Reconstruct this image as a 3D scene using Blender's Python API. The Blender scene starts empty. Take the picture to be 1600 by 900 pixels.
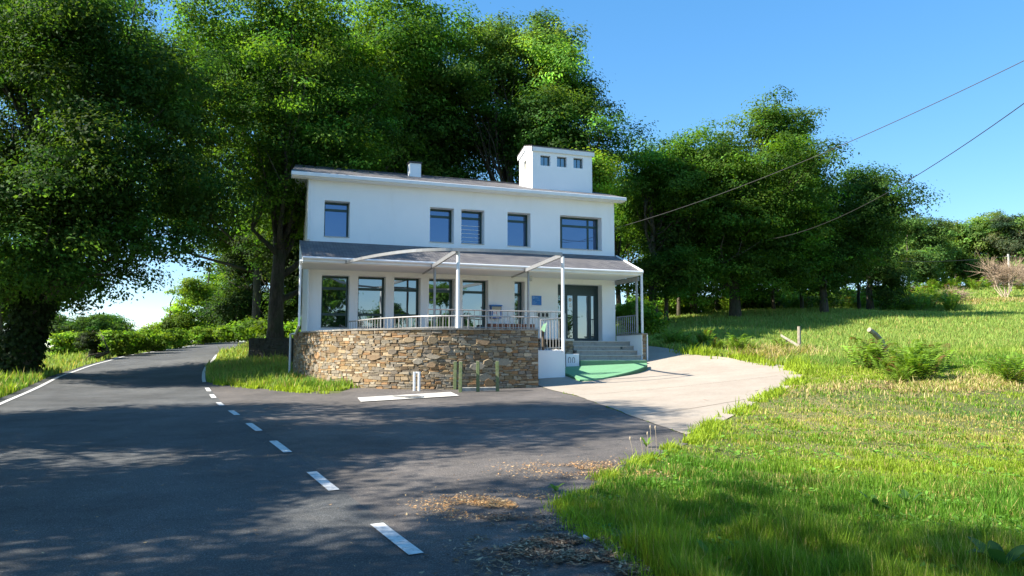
import bpy, math, random
import numpy as np
from mathutils import Vector, Matrix
from mathutils.geometry import delaunay_2d_cdt
R = math.radians
rng = np.random.default_rng(7)
random.seed(7)
sc = bpy.context.scene
C = sc.collection

# ------------------------------------------------------------------ camera, sky, sun, exposure
F = 1170.0                                  # focal length in photograph pixels (1600 wide)
PITCH = math.atan(105 / F)
CAMZ = 1.9
cam = bpy.data.cameras.new('camera'); cam_o = bpy.data.objects.new('camera', cam); C.objects.link(cam_o)
cam.sensor_width = 36; cam.lens = F / 1600 * 36; cam.clip_start = .05; cam.clip_end = 3000
cam_o.location = (0, 0, CAMZ); cam_o.rotation_euler = (R(90) + PITCH, 0, 0)
sc.camera = cam_o
SUN_AZ, SUN_EL = R(197), R(40)              # azimuth counter-clockwise from +X
sd = Vector((math.cos(SUN_AZ) * math.cos(SUN_EL), math.sin(SUN_AZ) * math.cos(SUN_EL), math.sin(SUN_EL)))
w = bpy.data.worlds.new('World'); sc.world = w; w.use_nodes = True
nt = w.node_tree; bg = nt.nodes['Background']
sky = nt.nodes.new('ShaderNodeTexSky'); sky.sky_type = 'NISHITA'; sky.sun_disc = False
sky.sun_elevation = SUN_EL; sky.sun_rotation = math.atan2(sd.x, sd.y)
sky.air_density = .85; sky.dust_density = .15; sky.ozone_density = 2.6; sky.altitude = 300
hs = nt.nodes.new('ShaderNodeHueSaturation'); hs.inputs['Saturation'].default_value = 1.62
gm = nt.nodes.new('ShaderNodeGamma'); gm.inputs[1].default_value = .62; nt.links.new(sky.outputs[0], gm.inputs[0]); nt.links.new(gm.outputs[0], hs.inputs['Color']); nt.links.new(hs.outputs[0], bg.inputs[0]); bg.inputs[1].default_value = .15
sl = bpy.data.lights.new('sun', 'SUN'); sl.energy = 4.15; sl.angle = R(.53); sl.color = (1, .93, .81)
so = bpy.data.objects.new('sun', sl); C.objects.link(so); so.rotation_euler = sd.to_track_quat('Z', 'Y').to_euler(); so.location = (-30, 0, 40)
sc.view_settings.view_transform = 'Standard'; sc.view_settings.look = 'None'
sc.view_settings.gamma = 1; sc.view_settings.use_curve_mapping = False
sc.view_settings.exposure = 1.66
cy = sc.cycles
cy.max_bounces = 8; cy.diffuse_bounces = 3; cy.glossy_bounces = 3; cy.transmission_bounces = 3; cy.transparent_max_bounces = 6
cy.use_denoising = True; cy.sample_clamp_indirect = 4

# ------------------------------------------------------------------ pixel <-> world (measuring the photograph)
cp, sp = math.cos(PITCH), math.sin(PITCH)
def ray(px, py):
    a, b = (px - 800) / F, (450 - py) / F
    return np.array([a, cp - sp * b, sp + cp * b])
def at(px, py, Y):
    d = ray(px, py); return np.array([0, 0, CAMZ]) + d * (Y / d[1])
def xat(px, Y, z=None):
    z = .03 * Y if z is None else z
    return (px - 800) / F * (Y * cp + (z - CAMZ) * sp)

# ------------------------------------------------------------------ ground height: thin plate through measured points
SL = 35 / F
ctl = [at(*p) for p in [
    (841,605,26.0),(850,588,28.3),(912,598,26.8),(1012,577,31),(1012,545,36),(1075,672,14.6),(1250,579,26),(1160,626,19.5),
    (1250,562,31),(1200,522,45),(1165,497,54),(1300,488,57),(1080,503,52),(1450,491,62),(1600,481,65),(1500,470,75),(1500,449,110),(1600,450,110),(1400,455,110),
    (1600,565,25),(1600,650,16.2),(1100,520,42),(1050,548,34),
    (600,612,24.2),(480,598,28.5),(700,608,25.2),(455,592,30.5),(430,560,37),(390,548,42),
    (130,577,36),(200,558,46),(277,545,60),(333,535.5,78),(387,537,68),(360,546,55),(333,560,44),(320,577,35.5),(60,588,30),(0,600,26),(100,556,60),(420,535,75)]]
for X, Y in [(0,0),(-13,19),(-7.3,19),(-5,5),(5,5),(12,10),(-12,8),(0,15),(-4,12),(6,9),(-20,12),(-30,25),(-20,0),(20,0),(0,-20),(25,-20),(-25,-20),(0,10),(4,17)]:
    ctl.append(np.array([X, Y, SL * Y]))
for X, Y, Z in [(-60,30,-.5),(-70,80,0),(60,20,2.5),(70,75,7.5),(-100,200,0),(0,200,8),(100,200,13),(60,150,11),(150,90,8),(0,110,5),(-25,120,3.5),(0,-100,-3),(-120,-60,-2),(120,-60,0),
                (-700,-700,-8),(700,-700,-8),(-700,700,4),(700,700,20),(0,700,20),(-700,0,-6),(700,0,15),(-5,45,1.6),(5,45,2.3)]:
    ctl.append(np.array([X, Y, Z]))
ctl = np.array(ctl)
def _phi(r2): return np.where(r2 > 1e-9, .5 * r2 * np.log(np.maximum(r2, 1e-9)), 0)
_n = len(ctl); _P = np.c_[np.ones(_n), ctl[:, :2]]
_K = _phi(((ctl[:, None, :2] - ctl[None, :, :2]) ** 2).sum(-1)) + np.eye(_n) * .6
_A = np.block([[_K, _P], [_P.T, np.zeros((3, 3))]])
_c = np.linalg.solve(_A, np.r_[ctl[:, 2], 0, 0, 0])
def gz(X, Y):
    X = np.atleast_1d(np.asarray(X, float)); Y = np.atleast_1d(np.asarray(Y, float)); out = np.empty(len(X))
    for i in range(0, len(X), 20000):
        x, y = X[i:i+20000], Y[i:i+20000]
        r2 = (x[:, None] - ctl[None, :, 0]) ** 2 + (y[:, None] - ctl[None, :, 1]) ** 2
        out[i:i+20000] = _phi(r2) @ _c[:_n] + _c[_n] + _c[_n+1] * x + _c[_n+2] * y
    return out
def g1(x, y): return float(gz(x, y)[0])
def gpix(px, py):                            # where the pixel's ray meets the ground
    d = ray(px, py); Y = 3.0; prev = Y
    Ys = np.concatenate([np.arange(3, 40, .25), np.arange(40, 200, 1.)])
    P = np.array([0, 0, CAMZ]) + d[None] * (Ys / d[1])[:, None]
    below = P[:, 2] < gz(P[:, 0], P[:, 1])
    i = int(np.argmax(below)) if below.any() else len(Ys) - 1
    a, b = Ys[max(i-1, 0)], Ys[i]
    for _ in range(12):
        m = (a + b) / 2; p = np.array([0, 0, CAMZ]) + d * (m / d[1])
        if p[2] < g1(p[0], p[1]): b = m
        else: a = m
    p = np.array([0, 0, CAMZ]) + d * (b / d[1]); return p[0], p[1]

# ------------------------------------------------------------------ material helpers
def new_mat(name):
    m = bpy.data.materials.new(name); m.use_nodes = True
    return m, m.node_tree, m.node_tree.nodes['Principled BSDF']
def N(t, typ, **kw):
    n = t.nodes.new(typ)
    for k, v in kw.items():
        if k in n.inputs: n.inputs[k].default_value = v
        else: setattr(n, k, v)
    return n
def ramp(t, stops):
    r = t.nodes.new('ShaderNodeValToRGB'); e = r.color_ramp.elements
    while len(e) < len(stops): e.new(.5)
    for el, (p, c) in zip(e, stops): el.position = p; el.color = (*c, 1)
    return r
def noise_col(t, coord, scale, stops, detail=5, rough=.6):
    n = N(t, 'ShaderNodeTexNoise', Scale=scale, Detail=detail, Roughness=rough); t.links.new(coord, n.inputs['Vector'])
    r = ramp(t, stops); t.links.new(n.outputs['Fac'], r.inputs['Fac']); return r, n
def mixc(t, a, b, fac, mode='MIX'):
    m = t.nodes.new('ShaderNodeMix'); m.data_type = 'RGBA'; m.blend_type = mode
    for s, v in ((m.inputs[6], a), (m.inputs[7], b), (m.inputs[0], fac)):
        if hasattr(v, 'links'): t.links.new(v, s)
        elif isinstance(v, (tuple, list)): s.default_value = (*v, 1)
        else: s.default_value = v
    return m.outputs[2]
def bump(t, p, h, strength, dist):
    b = N(t, 'ShaderNodeBump', Strength=strength, Distance=dist); t.links.new(h, b.inputs['Height']); t.links.new(b.outputs[0], p.inputs['Normal'])
def obj_coord(t):
    return t.nodes.new('ShaderNodeNewGeometry').outputs['Position']
MAT = {}
def simple(name, col, rough=.6, metal=0, var=.12, scale=6, bstr=0., bdist=.003, dirt=None):
    m, t, p = new_mat(name); co = obj_coord(t)
    a = tuple(c * (1 - var) for c in col); b = tuple(min(1, c * (1 + var)) for c in col)
    r, n = noise_col(t, co, scale, [(.3, a), (.7, b)])
    out = r.outputs[0]
    if dirt:
        r2, n2 = noise_col(t, co, dirt[1], [(.5, (0, 0, 0)), (.72, (1, 1, 1))], 8, .7)
        out = mixc(t, out, dirt[0], r2.outputs[0])
    t.links.new(out, p.inputs['Base Color']); p.inputs['Roughness'].default_value = rough; p.inputs['Metallic'].default_value = metal
    if bstr: 
        n3 = N(t, 'ShaderNodeTexNoise', Scale=60., Detail=4.); t.links.new(co, n3.inputs['Vector']); bump(t, p, n3.outputs['Fac'], bstr, bdist)
    MAT[name] = m; return m
def wall_paint():
    m, t, p = new_mat('white_render'); co = obj_coord(t)
    r, n = noise_col(t, co, .7, [(.3, (.82, .84, .86)), (.7, (.87, .885, .90))], 6, .65)
    sep = t.nodes.new('ShaderNodeMapping'); t.links.new(co, sep.inputs[0]); sep.inputs['Scale'].default_value = (1.6, 1.6, .3)
    r2, n2 = noise_col(t, sep.outputs[0], 1.2, [(.56, (0, 0, 0)), (.85, (.28, .28, .28))], 6, .6)
    out = mixc(t, r.outputs[0], (.58, .57, .53), r2.outputs[0])
    t.links.new(out, p.inputs['Base Color']); p.inputs['Roughness'].default_value = .85
    n3 = N(t, 'ShaderNodeTexNoise', Scale=90., Detail=3.); t.links.new(co, n3.inputs['Vector']); bump(t, p, n3.outputs['Fac'], .25, .004)
    MAT['white_render'] = m
wall_paint()
simple('white_metal', (.74, .76, .78), .42, 0, .06, 3)
simple('steel_paint', (.30, .31, .32), .4, .35, .12, 5, dirt=((.30, .29, .27), 6))
simple('rail_paint', (.36, .36, .35), .45, .2, .1, 5, dirt=((.33, .30, .26), 9))
simple('green_frame', (.014, .05, .046), .35, 0, .15, 8)
simple('door_frame', (.018, .045, .052), .35, 0, .15, 8)
simple('black_rubber', (.012, .012, .013), .5)
simple('green_post', (.11, .15, .06), .6, 0, .25, 12, .3, dirt=((.23, .2, .14), 7))
simple('kerb_concrete', (.42, .41, .38), .9, 0, .15, 9, .4, dirt=((.2, .19, .17), 5))
simple('coping', (.26, .245, .22), .9, 0, .25, 7, .6, .01, dirt=((.11, .105, .09), 3))
simple('granite_step', (.37, .34, .29), .8, 0, .14, 25, .2, dirt=((.22, .2, .17), 4))
simple('nosing', (.5, .47, .42), .7, 0, .1, 20)
simple('green_carpet', (.13, .31, .16), .9, 0, .12, 30, .5, .004, dirt=((.11, .24, .12), 2))
simple('carpet_edge', (.07, .16, .07), .9, 0, .2, 10)
simple('terrace_tile', (.3, .2, .15), .8, 0, .2, 9)
simple('brown_brick', (.22, .09, .055), .85, 0, .25, 14)
simple('sign_blue', (.012, .16, .52), .4, 0, .08, 12)
simple('box_blue', (.01, .11, .38), .4, 0, .1, 10)
simple('paper', (.75, .76, .78), .6)
simple('print_blue', (.3, .5, .8), .5)
simple('red_print', (.5, .08, .1), .5)
simple('lamp_cover', (.42, .38, .28), .5)
simple('paint_white', (.66, .66, .64), .7, 0, .14, 14, .3, dirt=((.28, .275, .27), 13))
simple('patch_white', (.62, .59, .54), .8, 0, .1, 8, .3, dirt=((.42, .39, .34), 5))
simple('iron', (.13, .12, .11), .7, .4, .3, 30)
simple('wood_grey', (.30, .26, .2), .85, 0, .3, 9, .5, .01)
simple('plank_pale', (.40, .36, .29), .8, 0, .15, 9, .4)
simple('wood_dark', (.10, .075, .05), .85, 0, .3, 9)
simple('dead_twig', (.30, .22, .15), .9, 0, .25, 6)
simple('dead_twig_pale', (.45, .36, .26), .9, 0, .25, 6)
simple('wire', (.035, .035, .035), .6)
simple('sign_green', (.42, .72, .42), .4)
simple('vent_metal', (.52, .50, .45), .5, .2)
simple('slate_edge', (.06, .06, .065), .8)
simple('quartz', (.6, .62, .64), .6, 0, .15, 30, .5, .01)
simple('mortar', (.13, .10, .068), .95, 0, .3, 12, .6, .01)
simple('moss_stone', (.055, .055, .045), .95, 0, .4, 6, 1, .03, dirt=((.035, .05, .018), 3))

def glass_mat(name, tint, fac, dark):
    m = bpy.data.materials.new(name); m.use_nodes = True; t = m.node_tree
    t.nodes.remove(t.nodes['Principled BSDF']); out = t.nodes['Material Output']
    g = N(t, 'ShaderNodeBsdfGlossy', Roughness=.015); g.inputs['Color'].default_value = (*tint, 1)
    co = obj_coord(t); n = N(t, 'ShaderNodeTexNoise', Scale=1.1, Detail=1.); t.links.new(co, n.inputs['Vector'])
    b = N(t, 'ShaderNodeBump', Strength=.12, Distance=.03); t.links.new(n.outputs['Fac'], b.inputs['Height']); t.links.new(b.outputs[0], g.inputs['Normal'])
    d = N(t, 'ShaderNodeBsdfDiffuse'); d.inputs['Color'].default_value = (*dark, 1)
    mx = t.nodes.new('ShaderNodeMixShader'); mx.inputs[0].default_value = fac
    t.links.new(d.outputs[0], mx.inputs[1]); t.links.new(g.outputs[0], mx.inputs[2]); t.links.new(mx.outputs[0], out.inputs[0]); MAT[name] = m
glass_mat('glass_blue', (.30, .42, .64), .38, (.02, .03, .05))
glass_mat('glass_dark', (.75, .85, .9), .32, (.012, .016, .018))

def slate():
    m, t, p = new_mat('slate'); uv = t.nodes.new('ShaderNodeUVMap'); uv.uv_map = 'uv'
    br = t.nodes.new('ShaderNodeTexBrick'); t.links.new(uv.outputs[0], br.inputs['Vector'])
    for k, v in {'Scale': 1., 'Mortar Size': .012, 'Mortar Smooth': .3, 'Brick Width': .26, 'Row Height': .11, 'Bias': 0.}.items(): br.inputs[k].default_value = v
    br.inputs['Color1'].default_value = (.115, .114, .124, 1); br.inputs['Color2'].default_value = (.19, .184, .188, 1); br.inputs['Mortar'].default_value = (.03, .028, .027, 1)
    r, n = noise_col(t, obj_coord(t), 1.3, [(.3, (.7, .7, .74)), (.7, (1.2, 1.15, 1.08))], 7, .7)
    out = mixc(t, br.outputs['Color'], r.outputs[0], 1., 'MULTIPLY')
    t.links.new(out, p.inputs['Base Color']); p.inputs['Roughness'].default_value = .7
    bump(t, p, br.outputs['Fac'], -.8, .015); MAT['slate'] = m
slate()
def asphalt(name, base, warm):
    m, t, p = new_mat(name); co = obj_coord(t)
    lo = tuple(c * .72 for c in base); hi = tuple(c * 1.3 for c in base)
    r, n = noise_col(t, co, .35, [(.35, lo), (.65, hi)], 6, .65)
    r2, n2 = noise_col(t, co, 75., [(.35, (.45, .45, .45)), (.58, (1.1, 1.1, 1.08)), (.70, (3.0, 2.9, 2.7))], 2, .5)
    out = mixc(t, r.outputs[0], r2.outputs[0], .8, 'MULTIPLY')
    v = N(t, 'ShaderNodeTexVoronoi', Scale=.45); v.feature = 'DISTANCE_TO_EDGE'
    mp = t.nodes.new('ShaderNodeMapping'); nn = N(t, 'ShaderNodeTexNoise', Scale=1.1, Detail=5.); t.links.new(co, nn.inputs['Vector'])
    ad = t.nodes.new('ShaderNodeVectorMath'); ad.operation = 'ADD'; t.links.new(co, ad.inputs[0]); t.links.new(nn.outputs['Color'], ad.inputs[1]); t.links.new(ad.outputs[0], v.inputs['Vector'])
    rr = ramp(t, [(0, (.0, .0, .0)), (.006, (1, 1, 1))]); t.links.new(v.outputs['Distance'], rr.inputs[0])
    out = mixc(t, out, mixc(t, (.62, .62, .62), (1, 1, 1), rr.outputs[0]), .75, 'MULTIPLY')
    r5, n5 = noise_col(t, co, .9, [(.36, (.72, .72, .72)), (.5, (1, 1, 1)), (.66, (1.22, 1.2, 1.17))], 7, .72)
    out = mixc(t, out, r5.outputs[0], 1., 'MULTIPLY')
    r3, n3 = noise_col(t, co, 2.2, [(.5, (0, 0, 0)), (.68, (1, 1, 1))], 6, .7)
    out = mixc(t, out, warm, mixc(t, (0, 0, 0), (.35, .35, .35), r3.outputs[0]))
    t.links.new(out, p.inputs['Base Color']); p.inputs['Roughness'].default_value = .82
    n4 = N(t, 'ShaderNodeTexNoise', Scale=140., Detail=3.); t.links.new(co, n4.inputs['Vector']); bump(t, p, n4.outputs['Fac'], .8, .012); MAT[name] = m
asphalt('asphalt_road', (.075, .078, .080), (.11, .10, .09))
asphalt('asphalt_side', (.105, .094, .088), (.16, .135, .115))
def concrete():
    m, t, p = new_mat('drive_concrete'); co = obj_coord(t)
    r, n = noise_col(t, co, .5, [(.3, (.30, .25, .20)), (.7, (.385, .335, .275))], 8, .7)
    r2, n2 = noise_col(t, co, 9., [(.45, (1, 1, 1)), (.75, (.74, .72, .69))], 6, .7)
    out = mixc(t, r.outputs[0], r2.outputs[0], .6, 'MULTIPLY'); t.links.new(out, p.inputs['Base Color']); p.inputs['Roughness'].default_value = .9
    n4 = N(t, 'ShaderNodeTexNoise', Scale=50., Detail=5.); t.links.new(co, n4.inputs['Vector']); bump(t, p, n4.outputs['Fac'], .4, .01); MAT['drive_concrete'] = m
concrete()
def soil():
    m, t, p = new_mat('meadow_soil'); co = obj_coord(t)
    r, n = noise_col(t, co, .22, [(.35, (.075, .10, .022)), (.5, (.12, .13, .035)), (.66, (.24, .20, .085))], 8, .7)
    r2, n2 = noise_col(t, co, 14., [(.3, (.5, .5, .5)), (.7, (1.3, 1.3, 1.2))], 6, .7)
    out = mixc(t, r.outputs[0], r2.outputs[0], .9, 'MULTIPLY')
    r3, n3 = noise_col(t, co, .015, [(.45, (0, 0, 0)), (.6, (1, 1, 1))], 2)
    t.links.new(out, p.inputs['Base Color']); p.inputs['Roughness'].default_value = .95
    n4 = N(t, 'ShaderNodeTexNoise', Scale=30., Detail=5.); t.links.new(co, n4.inputs['Vector']); bump(t, p, n4.outputs['Fac'], .9, .05); MAT['meadow_soil'] = m
soil()
def vcol_mat(name, rough=.9, nscale=25, bstr=.6, bd=.02):
    m, t, p = new_mat(name); a = t.nodes.new('ShaderNodeAttribute'); a.attribute_name = 'tint'; co = obj_coord(t)
    r, n = noise_col(t, co, nscale, [(.3, (.62, .62, .62)), (.7, (1.3, 1.28, 1.22))], 6, .7)
    out = mixc(t, a.outputs['Color'], r.outputs[0], .85, 'MULTIPLY'); t.links.new(out, p.inputs['Base Color']); p.inputs['Roughness'].default_value = rough
    bump(t, p, n.outputs['Fac'], bstr, bd); MAT[name] = m
vcol_mat('rubble_stone'); vcol_mat('litter', .9, 40, .1, .002)
def leaf_mat(name, trans, tcol, rough=.65):
    m = bpy.data.materials.new(name); m.use_nodes = True; t = m.node_tree; p = t.nodes['Principled BSDF']; out = t.nodes['Material Output']
    a = t.nodes.new('ShaderNodeAttribute'); a.attribute_name = 'tint'
    t.links.new(a.outputs['Color'], p.inputs['Base Color']); p.inputs['Roughness'].default_value = rough; p.inputs['Specular IOR Level'].default_value = .15
    tr = t.nodes.new('ShaderNodeBsdfTranslucent'); t.links.new(mixc(t, a.outputs['Color'], tcol, 1., 'MULTIPLY'), tr.inputs[0])
    mx = t.nodes.new('ShaderNodeMixShader'); mx.inputs[0].default_value = trans
    t.links.new(p.outputs[0], mx.inputs[1]); t.links.new(tr.outputs[0], mx.inputs[2]); t.links.new(mx.outputs[0], out.inputs[0]); MAT[name] = m
leaf_mat('oak_leaf', .42, (2.6, 2.3, .9)); leaf_mat('grass_blade', .35, (1.7, 1.6, .8), .55)
def bark():
    m, t, p = new_mat('bark'); co = obj_coord(t); mp = t.nodes.new('ShaderNodeMapping'); t.links.new(co, mp.inputs[0]); mp.inputs['Scale'].default_value = (1, 1, .22)
    r, n = noise_col(t, mp.outputs[0], 11., [(.35, (.035, .028, .02)), (.65, (.12, .10, .075))], 7, .7)
    r2, n2 = noise_col(t, co, 1.6, [(.45, (0, 0, 0)), (.62, (1, 1, 1))], 6)
    out = mixc(t, r.outputs[0], (.04, .055, .02), mixc(t, (0, 0, 0), (.6, .6, .6), r2.outputs[0]))
    t.links.new(out, p.inputs['Base Color']); p.inputs['Roughness'].default_value = .95; bump(t, p, n.outputs['Fac'], 1., .06); MAT['bark'] = m
bark()

# ------------------------------------------------------------------ object helpers
LOC = {}
def tag(o, label=None, cat=None, group=None, kind=None):
    for k, v in (('label', label), ('category', cat), ('group', group), ('kind', kind)):
        if v: o[k] = v
    return o
def thing(name, loc, label, cat, group=None):
    o = bpy.data.objects.new(name, None); o.empty_display_size = .2; C.objects.link(o); o.location = tuple(loc); LOC[o.name] = np.array(loc, float)
    return tag(o, label, cat, group)
class MB:
    def __init__(s): s.v = []; s.f = []; s.uv = None; s.col = None
    def quad(s, a, b, c, d):
        n = len(s.v); s.v += [tuple(a), tuple(b), tuple(c), tuple(d)]; s.f.append((n, n+1, n+2, n+3)); return s
    def poly(s, pts):
        n = len(s.v); s.v += [tuple(p) for p in pts]; s.f.append(tuple(range(n, n+len(pts)))); return s
    def hexa(s, p):                         # 8 corners: bottom 4 ccw, top 4 ccw
        n = len(s.v); s.v += [tuple(q) for q in p]
        for f in ((3,2,1,0),(4,5,6,7),(0,1,5,4),(1,2,6,5),(2,3,7,6),(3,0,4,7)): s.f.append(tuple(n+i for i in f))
        return s
    def prism(s, plan, z0, z1):             # plan: list of (x,y); z0/z1 number or list
        k = len(plan); n = len(s.v); z0 = [z0]*k if np.isscalar(z0) else z0; z1 = [z1]*k if np.isscalar(z1) else z1
        s.v += [(x, y, z0[i]) for i, (x, y) in enumerate(plan)] + [(x, y, z1[i]) for i, (x, y) in enumerate(plan)]
        s.f.append(tuple(n+i for i in range(k-1, -1, -1))); s.f.append(tuple(n+k+i for i in range(k)))
        for i in range(k): j = (i+1) % k; s.f.append((n+i, n+j, n+k+j, n+k+i))
        return s
    def tube(s, pts, rad, sides=8, cap=True):
        pts = [Vector(p) for p in pts]; rad = [rad]*len(pts) if np.isscalar(rad) else rad; n0 = len(s.v); prev = None
        for i, p in enumerate(pts):
            d = (pts[min(i+1, len(pts)-1)] - pts[max(i-1, 0)]).normalized()
            if prev is None: u = d.orthogonal().normalized()
            else: u = (prev - d * prev.dot(d)).normalized()
            prev = u; v = d.cross(u)
            for k in range(sides):
                a = 2*math.pi*k/sides; q = p + (u*math.cos(a) + v*math.sin(a))*rad[i]; s.v.append(tuple(q))
        for i in range(len(pts)-1):
            for k in range(sides):
                a = n0+i*sides+k; b = n0+i*sides+(k+1) % sides; s.f.append((a, b, b+sides, a+sides))
        if cap: s.f.append(tuple(n0+k for k in range(sides-1, -1, -1))); s.f.append(tuple(n0+(len(pts)-1)*sides+k for k in range(sides)))
        return s
def link(name, v, f, mat, parent=None, col=None, uv=None, smooth=False, bevel=0, label=None):
    v = np.asarray(v, float)
    if parent is not None: v = v - LOC[parent.name]
    me = bpy.data.meshes.new(name); me.from_pydata(v.tolist(), [], f)
    o = bpy.data.objects.new(name, me); C.objects.link(o); me.materials.append(MAT[mat] if isinstance(mat, str) else mat)
    if col is not None:
        ca = me.color_attributes.new('tint', 'FLOAT_COLOR', 'POINT'); c = np.ones((len(v), 4), np.float32); c[:, :3] = col; ca.data.foreach_set('color', c.ravel())
    if uv is not None:
        l = me.uv_layers.new(name='uv'); 
        idx = np.empty(len(me.loops), np.int32); me.loops.foreach_get('vertex_index', idx); l.data.foreach_set('uv', np.asarray(uv, np.float32)[idx].ravel())
    if smooth: me.polygons.foreach_set('use_smooth', np.ones(len(me.polygons), bool))
    if bevel:
        b = o.modifiers.new('bevel', 'BEVEL'); b.width = bevel; b.segments = 2; b.limit_method = 'ANGLE'
    if parent is not None: o.parent = parent; LOC[o.name] = LOC[parent.name]
    if label: o['label'] = label
    return o
def obj(name, mb, mat, parent=None, **kw):
    return link(name, mb.v, mb.f, mat, parent, **kw)
def fast_mesh(name, V, nper, mat, cols, parent=None, faces_per=None):
    """V (n, nper, 3) leaves as one polygon each (faces_per None) or a fixed face pattern"""
    n = len(V); me = bpy.data.meshes.new(name); v = V.reshape(-1, 3).astype(np.float32)
    me.vertices.add(len(v)); me.vertices.foreach_set('co', v.ravel())
    pats = faces_per or [list(range(nper))]; flat = np.concatenate([np.array(p) for p in pats]); L = len(flat)
    loops = (np.arange(n)[:, None] * nper + flat[None]).ravel().astype(np.int32)
    me.loops.add(len(loops)); me.loops.foreach_set('vertex_index', loops)
    lens = np.array([len(p) for p in pats]); st = np.concatenate([[0], np.cumsum(lens)[:-1]])
    starts = (np.arange(n)[:, None] * L + st[None]).ravel().astype(np.int32)
    me.polygons.add(len(starts)); me.polygons.foreach_set('loop_start', starts)
    me.update(calc_edges=True)
    ca = me.color_attributes.new('tint', 'BYTE_COLOR', 'POINT'); c = np.ones((n, nper, 4), np.float32); c[:, :, :3] = cols[:, None, :]; ca.data.foreach_set('color', c.ravel())
    me.materials.append(MAT[mat]); o = bpy.data.objects.new(name, me); C.objects.link(o)
    if parent is not None: o.parent = parent; LOC[o.name] = LOC[parent.name]
    return o

# ------------------------------------------------------------------ ground sheet
def axis(lo, hi, step, far):
    a = list(np.arange(lo, hi + 1e-6, step)); s = step; x = hi
    while x < far: s *= 1.35; x += s; a.append(x)
    s = step; x = lo
    while x > -far: s *= 1.35; x -= s; a.insert(0, x)
    return np.array(a)
ax, ay = axis(-34, 34, .5, 800), axis(-6, 90, .5, 800)
GX, GY = np.meshgrid(ax, ay); GZ = gz(GX.ravel(), GY.ravel()).reshape(GX.shape)
nx, ny = len(ax), len(ay)
fi = [(j*nx+i, j*nx+i+1, (j+1)*nx+i+1, (j+1)*nx+i) for j in range(ny-1) for i in range(nx-1)]
go = link('ground', np.c_[GX.ravel(), GY.ravel(), GZ.ravel()], fi, 'meadow_soil', smooth=True); tag(go, kind='structure')

def inside(px, py, poly):
    r = np.zeros(len(px), bool); n = len(poly)
    for i in range(n):
        x1, y1 = poly[i]; x2, y2 = poly[(i+1) % n]
        c = ((y1 > py) != (y2 > py)); 
        if abs(y2-y1) > 1e-12: r ^= c & (px < (x2-x1)*(py-y1)/(y2-y1)+x1)
    return r
def densify(poly, step, closed=True):
    out = []
    for i in range(len(poly) if closed else len(poly)-1):
        a = np.array(poly[i]); b = np.array(poly[(i+1) % len(poly)]); k = max(1, int(np.linalg.norm(b-a)/step))
        out += [tuple(a+(b-a)*j/k) for j in range(k)]
    if not closed: out.append(tuple(poly[-1]))
    return out
def spline(pts, n=8):
    P = [np.array(p, float) for p in pts]; P = [2*P[0]-P[1]] + P + [2*P[-1]-P[-2]]; out = []
    for i in range(1, len(P)-2):
        for k in range(n):
            t = k/n; a, b, c, d = P[i-1:i+3]
            out.append(tuple(.5*((2*b)+(-a+c)*t+(2*a-5*b+4*c-d)*t*t+(-a+3*b-3*c+d)*t**3)))
    out.append(tuple(P[-2])); return out
def sheet(name, poly, off, mat, step=.5, wob=0, zf=None, kind='structure'):
    pl = densify(poly, step)
    if wob: pl = [(x+random.gauss(0, wob), y+random.gauss(0, wob)) for x, y in pl]
    pa = np.array(pl); x0, y0 = pa.min(0); x1, y1 = pa.max(0)
    gx, gy = np.meshgrid(np.arange(x0, x1, step), np.arange(y0, y1, step)); gx, gy = gx.ravel(), gy.ravel()
    m = inside(gx, gy, pl); pts = [Vector(p) for p in pl] + [Vector((a, b)) for a, b in zip(gx[m], gy[m])]
    n = len(pl)
    vs, es, fs, *_ = delaunay_2d_cdt(pts, [(i, (i+1) % n) for i in range(n)], [list(range(n))], 1, 1e-4)
    V = np.array([tuple(v) for v in vs]); z = (zf(V[:, 0], V[:, 1]) if zf else gz(V[:, 0], V[:, 1])) + off
    o = link(name, np.c_[V, z], [tuple(f) for f in fs], mat, smooth=True)
    if kind: tag(o, kind=kind)
    return o, pl

# road outline: left and right edges in plan, measured from the painted lines
L_edge = [(-11.2, -14), (-11.6, -4), (-12.1, 6), gpix(-110, 690), gpix(-12, 638), gpix(60, 606), gpix(126, 577.5), gpix(196, 557), gpix(272, 545), (xat(330,80,3.3), 80), (xat(372,95,3.4), 95), (-30, 112)]
R_edge = [gpix(700, 905), gpix(640, 862), gpix(517, 765), gpix(446, 706), gpix(402, 673), gpix(365, 646), gpix(341, 630), gpix(324, 608), gpix(318, 592), gpix(321, 576), gpix(335, 560), gpix(364, 545), (xat(398,74,3.2), 74), (xat(440,90,3.4), 90), (-24, 108)]
L_s = spline(L_edge, 6); R_s = spline(R_edge, 6)
dR = np.array(R_s[0]) - np.array(R_s[5]); dR /= np.linalg.norm(dR)
R_line = [tuple(np.array(R_s[0]) + dR*k) for k in (18, 12, 6, 3)] + R_s
def offset(line, d):
    L = np.array(line); t = np.gradient(L, axis=0); t /= np.linalg.norm(t, axis=1)[:, None]; n = np.c_[t[:, 1], -t[:, 0]]; return [tuple(p) for p in L + n*d]
road_poly = [p for p in offset(L_s, -.35)] + [p for p in offset(R_line, .10)][::-1]
_, road_pl = sheet('road', road_poly, .014, 'asphalt_road', .5)
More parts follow.
